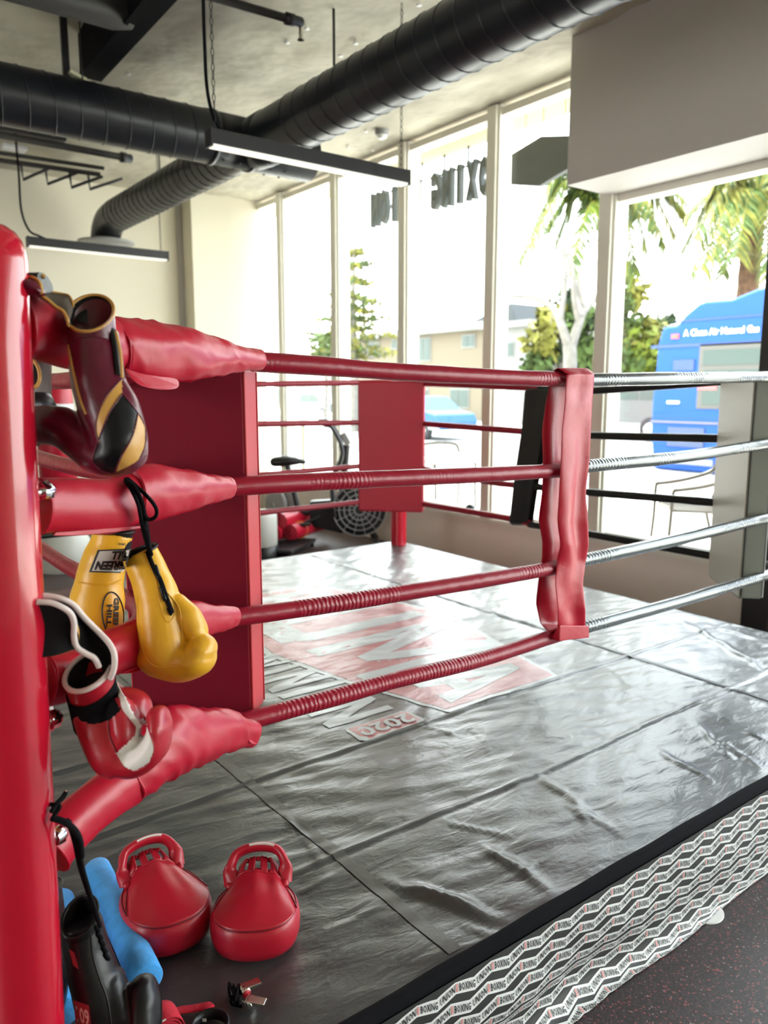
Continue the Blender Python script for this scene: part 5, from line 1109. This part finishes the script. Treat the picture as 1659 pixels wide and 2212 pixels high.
# bus
BU = 14.45; blue = mat('bus_blue', (.026, .085, .33), .6, spec=.08); dblue = mat('bus_dark_blue', (.018, .05, .2), .4); rubber = M['tyre']; trimg = mat('bus_trim', (.085, .08, .07), .5)
bz = lambda x, y: onx(x, y, BU)
yb0 = bz(1412, 845).y; e = empty('bus', (BU + 1.2, yb0 - 5, -.15), 'blue city bus with white lettering passing on the street at right', 'bus')
out = [(1410,1012),(1405,940),(1408,870),(1416,800),(1421,745),(1430,712),(1440,704),(1462,702),(1480,680),(1510,655),(1525,650),(1580,646),(1640,622)]
poly = [bz(x, y) for x, y in out]
def bp(p): return V((BU, p.y, p.z))
L_ = [bp(p) for p in poly]; zt = L_[-1].z; yend = yb0 - 11.5; zb_ = L_[0].z
side = L_ + [V((BU, yend, zt)), V((BU, yend, zb_))]
mb = MB(); mb.prism(side, (2.5, 0, 0)); mb.build('body', blue, e, bevel=.06)
def panel(name, x0, y0, x1, y1, m, off=.03, bev=.0, parent=None):
    p, q = bz(x0, y0), bz(x1, y1); mbp = MB(); mbp.box((BU - off, min(p.y,q.y), min(p.z,q.z)), (BU + .02, max(p.y,q.y), max(p.z,q.z))); return mbp.build(name, m, parent or e, bevel=bev)
for x0, x1 in ((1512, 1660), (1672, 1830), (1845, 2000)):
    f = panel('window', x0, 742 if x0 < 1600 else 735, x1, 887, trimg, .02, .03); panel('pane', x0 + 10, 757, x1 - 10, 786, gw, .035, .0, f); panel('pane', x0 + 10, 800, x1 - 10, 876, gw, .035, .0, f)
mb = MB(); p, q = bz(1408, 750), bz(1660, 738); mb.box((BU - .02, yend, p.z - .03), (BU + .01, p.y, p.z + .03)); p = bz(1520, 690); mb.box((BU - .02, yend, p.z - .015), (BU + .01, p.y + .6, p.z + .015)); mb.build('trim_rail', dblue, e)
panel('grille', 1456, 778, 1500, 800, dblue, .03); panel('grille', 1444, 922, 1520, 968, mat('bus_grey', (.05, .075, .15), .5), .03); panel('marker_light', 1453, 723, 1467, 731, mat('red_lens', (.8, .08, .05), .3), .04); panel('red_strip', 1510, 835, 1550, 842, mat('red_strip', (.75, .10, .10), .4), .045)
panel('door_handle', 1443, 866, 1468, 872, M['white_plastic'], .04); panel('pale_stripe', 1406, 912, 1700, 918, mat('bus_lilac', (.13, .12, .23), .4), .025); panel('step_panel', 1420, 985, 1540, 1008, mat('bus_pale_panel', (.22, .23, .25), .4), .03)
tb = MB(); p0, p1 = bz(1478, 727), bz(1478, 716); hgt = p1.z - p0.z; x0 = p0.y; wlen = bz(1478, 722).y - bz(1672, 716).y
put_text(tb, 'A Clean Air Natural Gas Bus', lambda a, b: V((BU - .03, x0 - wlen*a, p0.z + hgt*1.3*b)), bold=.02); tb.build('lettering', M['white_print'], e)
for x in (1600, 1985):
    p = bz(x, 985); o = MB().lathe((BU - .04, p.y, .33), (1,0,0), [(0,.02),(0,.3),(.02,.48),(.3,.48),(.3,.02)], 28).build('wheel', rubber, e); MB().lathe((BU - .06, p.y, .33), (1,0,0), [(0,.02),(0,.2),(.04,.26)], 20).build('hub', M['nickel'], o)
# cars (boxes shaped by a side outline, cabin, glass and wheels)
def car(x_front, x_rear, ybot, u, label, m, kind='car', h=1.45, flip=False, glass_m=gw, zg=-.15):
    ya, yb = onx(x_front, ybot, u).y, onx(x_rear, ybot, u).y; L_ = abs(ya - yb); y0 = max(ya, yb); s = h/1.45
    sil = [(0,.35),(0,.62),(.03,.78),(.20,.86),(.30,1.40),(.40,1.45),(.66,1.42),(.82,.98),(.97,.86),(1,.6),(1,.35)] if kind == 'car' else [(0,.40),(0,.95),(.02,1.02),(.10,1.42),(.14,1.46),(.62,1.45),(.72,1.05),(.96,.98),(1,.8),(1,.4)]
    if flip: sil = [(1-a, b) for a, b in sil][::-1]
    e = empty('suv' if kind == 'suv' else 'car', (u + .85, y0 - L_/2, zg), label, 'car')
    def C(a, z, x=0): return V((u + x, y0 - L_*a, zg + z*s))
    mb = MB(); mb.prism([C(a, z) for a, z in sil], (1.75, 0, 0)); mb.build('body', m, e, bevel=.06)
    gl_ = [[(.22,.90),(.305,1.34),(.47,1.37),(.47,.90)], [(.49,.90),(.49,1.37),(.64,1.36),(.78,.94)]] if kind == 'car' else [[(.10,1.05),(.13,1.36),(.32,1.37),(.32,1.05)], [(.34,1.05),(.34,1.37),(.60,1.36),(.69,1.05)]]
    if flip: gl_ = [[(1-a, b) for a, b in g] for g in gl_]
    for g in gl_: mb = MB(); mb.prism([C(a, z, -.012) for a, z in g], (.03, 0, 0)); mb.build('window', glass_m, e)
    for a in (.18, .82):
        o = MB().lathe(C(a, .30, -.05), (1,0,0), [(0,.05),(0,.22*s),(.02,.31*s),(.22,.31*s),(.22,.05)], 24).build('wheel', rubber, e); MB().lathe(C(a, .30, -.065), (1,0,0), [(0,.02),(.0,.15*s),(.03,.19*s)], 18).build('hub', M['nickel'], o)
    mb = MB(); mb.box((u - .02, y0 - L_, zg + .36*s), (u + .01, y0, zg + .46*s)); mb.build('sill_trim', M['grey_plastic'], e)
car(1258, 1440, 928, 22.0, 'white sport utility vehicle parked behind the blue bus', mat('white_car_paint', (0.1500, 0.1500, 0.1462), .5, spec=.15), 'suv', 1.85, True)
car(775, 948, 952, 16.8, 'blue car partly hidden behind the far red pad', mat('pale_blue_paint', (.04, .11, .24), .5, spec=.12), 'car', 1.45, False)
car(628, 712, 906, 24.5, 'small white car far away at the left of the street', mat('silver_car_paint', (0.1190, 0.1330, 0.1365), .25, coat=.5), 'car', 1.5)
# parking meter, outdoor chairs
p = att(656, 1040, 11.); p.z = -.02; e = empty('parking_meter', p, 'grey parking meter on a post outside the left windows', 'parking meter')
MB().cyl(p, p + V((0,0,1.05)), .03, 12).build('post', mat('meter_post', (.2, .19, .14), .5), e); MB().lathe(p + V((0,0,1.03)), (0,0,1), [(0,.04),(.03,.085),(.2,.09),(.28,.07),(.32,.03)], 20).build('head', M['grey_plastic'], e)
wire = mat('bronze_wire', (.05, .04, .028), .5)
def chair(base, yaw, label):
    base = V(base); Rz = Matrix.Rotation(yaw, 3, 'Z'); W = lambda x, y, z: base + Rz @ V((x, y, z)); e = empty('patio_chair', base, label, 'chair', 'metal patio chairs outside the windows')
    for sx in (-1, 1): MB().tube(smooth_path([W(sx*.27,.24,.62), W(sx*.27,.27,.6), W(sx*.26,.28,.3), W(sx*.27,.30,0)], 4), .018, 8).build('leg', wire, e); MB().tube(smooth_path([W(sx*.25,-.2,.42), W(sx*.26,-.26,.2), W(sx*.27,-.32,0)], 4), .018, 8).build('leg', wire, e)
    mb = MB(); mb.tube(smooth_path([W(-.27,.26,.62), W(-.28,.0,.66), W(-.26,-.24,.74), W(-.2,-.3,.84), W(.2,-.3,.84), W(.26,-.24,.74), W(.28,0,.66), W(.27,.26,.62)], 6), .02, 8); mb.build('arm_frame', wire, e)
    mb = MB(); mb.tube([W(-.24,.24,.43), W(.24,.24,.43), W(.22,-.22,.41), W(-.22,-.22,.41), W(-.24,.24,.43)], .016, 8)
    for q in range(12): a = -.22 + .04*q; mb.tube([W(a,.24,.43), W(a,-.0,.42), W(a*.95,-.22,.42)], .009, 5)
    mb.build('seat', wire, e); mb = MB()
    for q in range(12): a = -.2 + .036*q; mb.tube([W(a,-.22,.42), W(a,-.28,.62), W(a,-.3,.84)], .009, 5)
    mb.build('backrest', wire, e)
p = onz(1490, 1192, -.02); chair(p, math.radians(50), 'bronze wire patio chair in front of the blue bus')
p = onz(965, 1105, -.02); chair(p, math.radians(160), 'pale wire patio chair outside, right of the far red pad')
# outdoor sign: letters that face the street, and a hanging six-sided panel
SU = UW + 1.62; zt_, zb2 = onx(920, 365, SU).z, onx(920, 470, SU).z
sg = mat('sign_letter_face', (.012, .018, .018), .5); sgs = mat('sign_letter_side', (.035, .042, .036), .6)
e = empty('shop_sign', (SU, onx(930, 420, SU).y, 4.2), 'row of standing sign letters under the canopy, seen from behind through the glass', 'sign')
yL, yR = onx(797, 440, SU).y, onx(1085, 420, SU).y
txt = 'BOXING UNION'; n = len(txt); wdt = (yL - yR)/n; ztop = 4.02; zbot = 3.60
for i, ch in enumerate(txt):
    if ch == ' ': continue
    y0 = yR + wdt*(i + .06); vs, fs = glyphs(ch, 1, .05); mb = MB(); k = .8 if ch != 'I' else .3
    f0 = lambda a, b, x: V((x, y0 + (wdt*.84 - wdt*k)/2 + a*wdt*k, zbot + b*(ztop - zbot)))
    mb.add([f0(a, b, SU) for a, b in vs], fs, 0, False); mb.add([f0(a, b, SU + .07) for a, b in vs], fs, 0, False)
    # walls around the outline
    ec = {}
    for f in fs:
        for q in range(len(f)): k2 = tuple(sorted((f[q], f[(q+1) % len(f)]))); ec[k2] = ec.get(k2, 0) + 1
    for (i0, i1), c in ec.items():
        if c == 1: mb.add([f0(*vs[i0], SU), f0(*vs[i1], SU), f0(*vs[i1], SU + .07), f0(*vs[i0], SU + .07)], [(0,1,2,3)], 1, False)
    mb.build('letter', [sg, sgs], e)
mb = MB(); mb.box((SU + .05, yR, ztop - .04), (SU + .07, yL, ztop - .02))
for i in range(6): yy = yR + (yL - yR)*(i + .5)/6; mb.box((SU + .055, yy - .01, ztop), (SU + .075, yy + .01, 4.21))
mb.build('rail', sgs, e)
HUq = UW + 1.3; hexp = [(1096,338),(1168,294),(1240,292),(1275,330),(1225,365),(1163,402),(1096,398)]
e = empty('hanging_panel', onx(1180, 345, HUq), 'dark six-sided panel hanging on wires under the canopy', 'hanging panel')
mb = MB(); mb.prism([onx(x, y, HUq) for x, y in hexp], (.06, 0, 0)); mb.build('panel', mat('panel_grey', (.018, .022, .02), .5), e, bevel=.005)
for x, y in ((1130, 316), (1168, 294), (1215, 293)): p = onx(x, y, HUq) + V((.03,0,0)); MB().cyl(p, V((p.x, p.y, 4.2)), .004, 6).build('wire', M['dark_metal'], e)
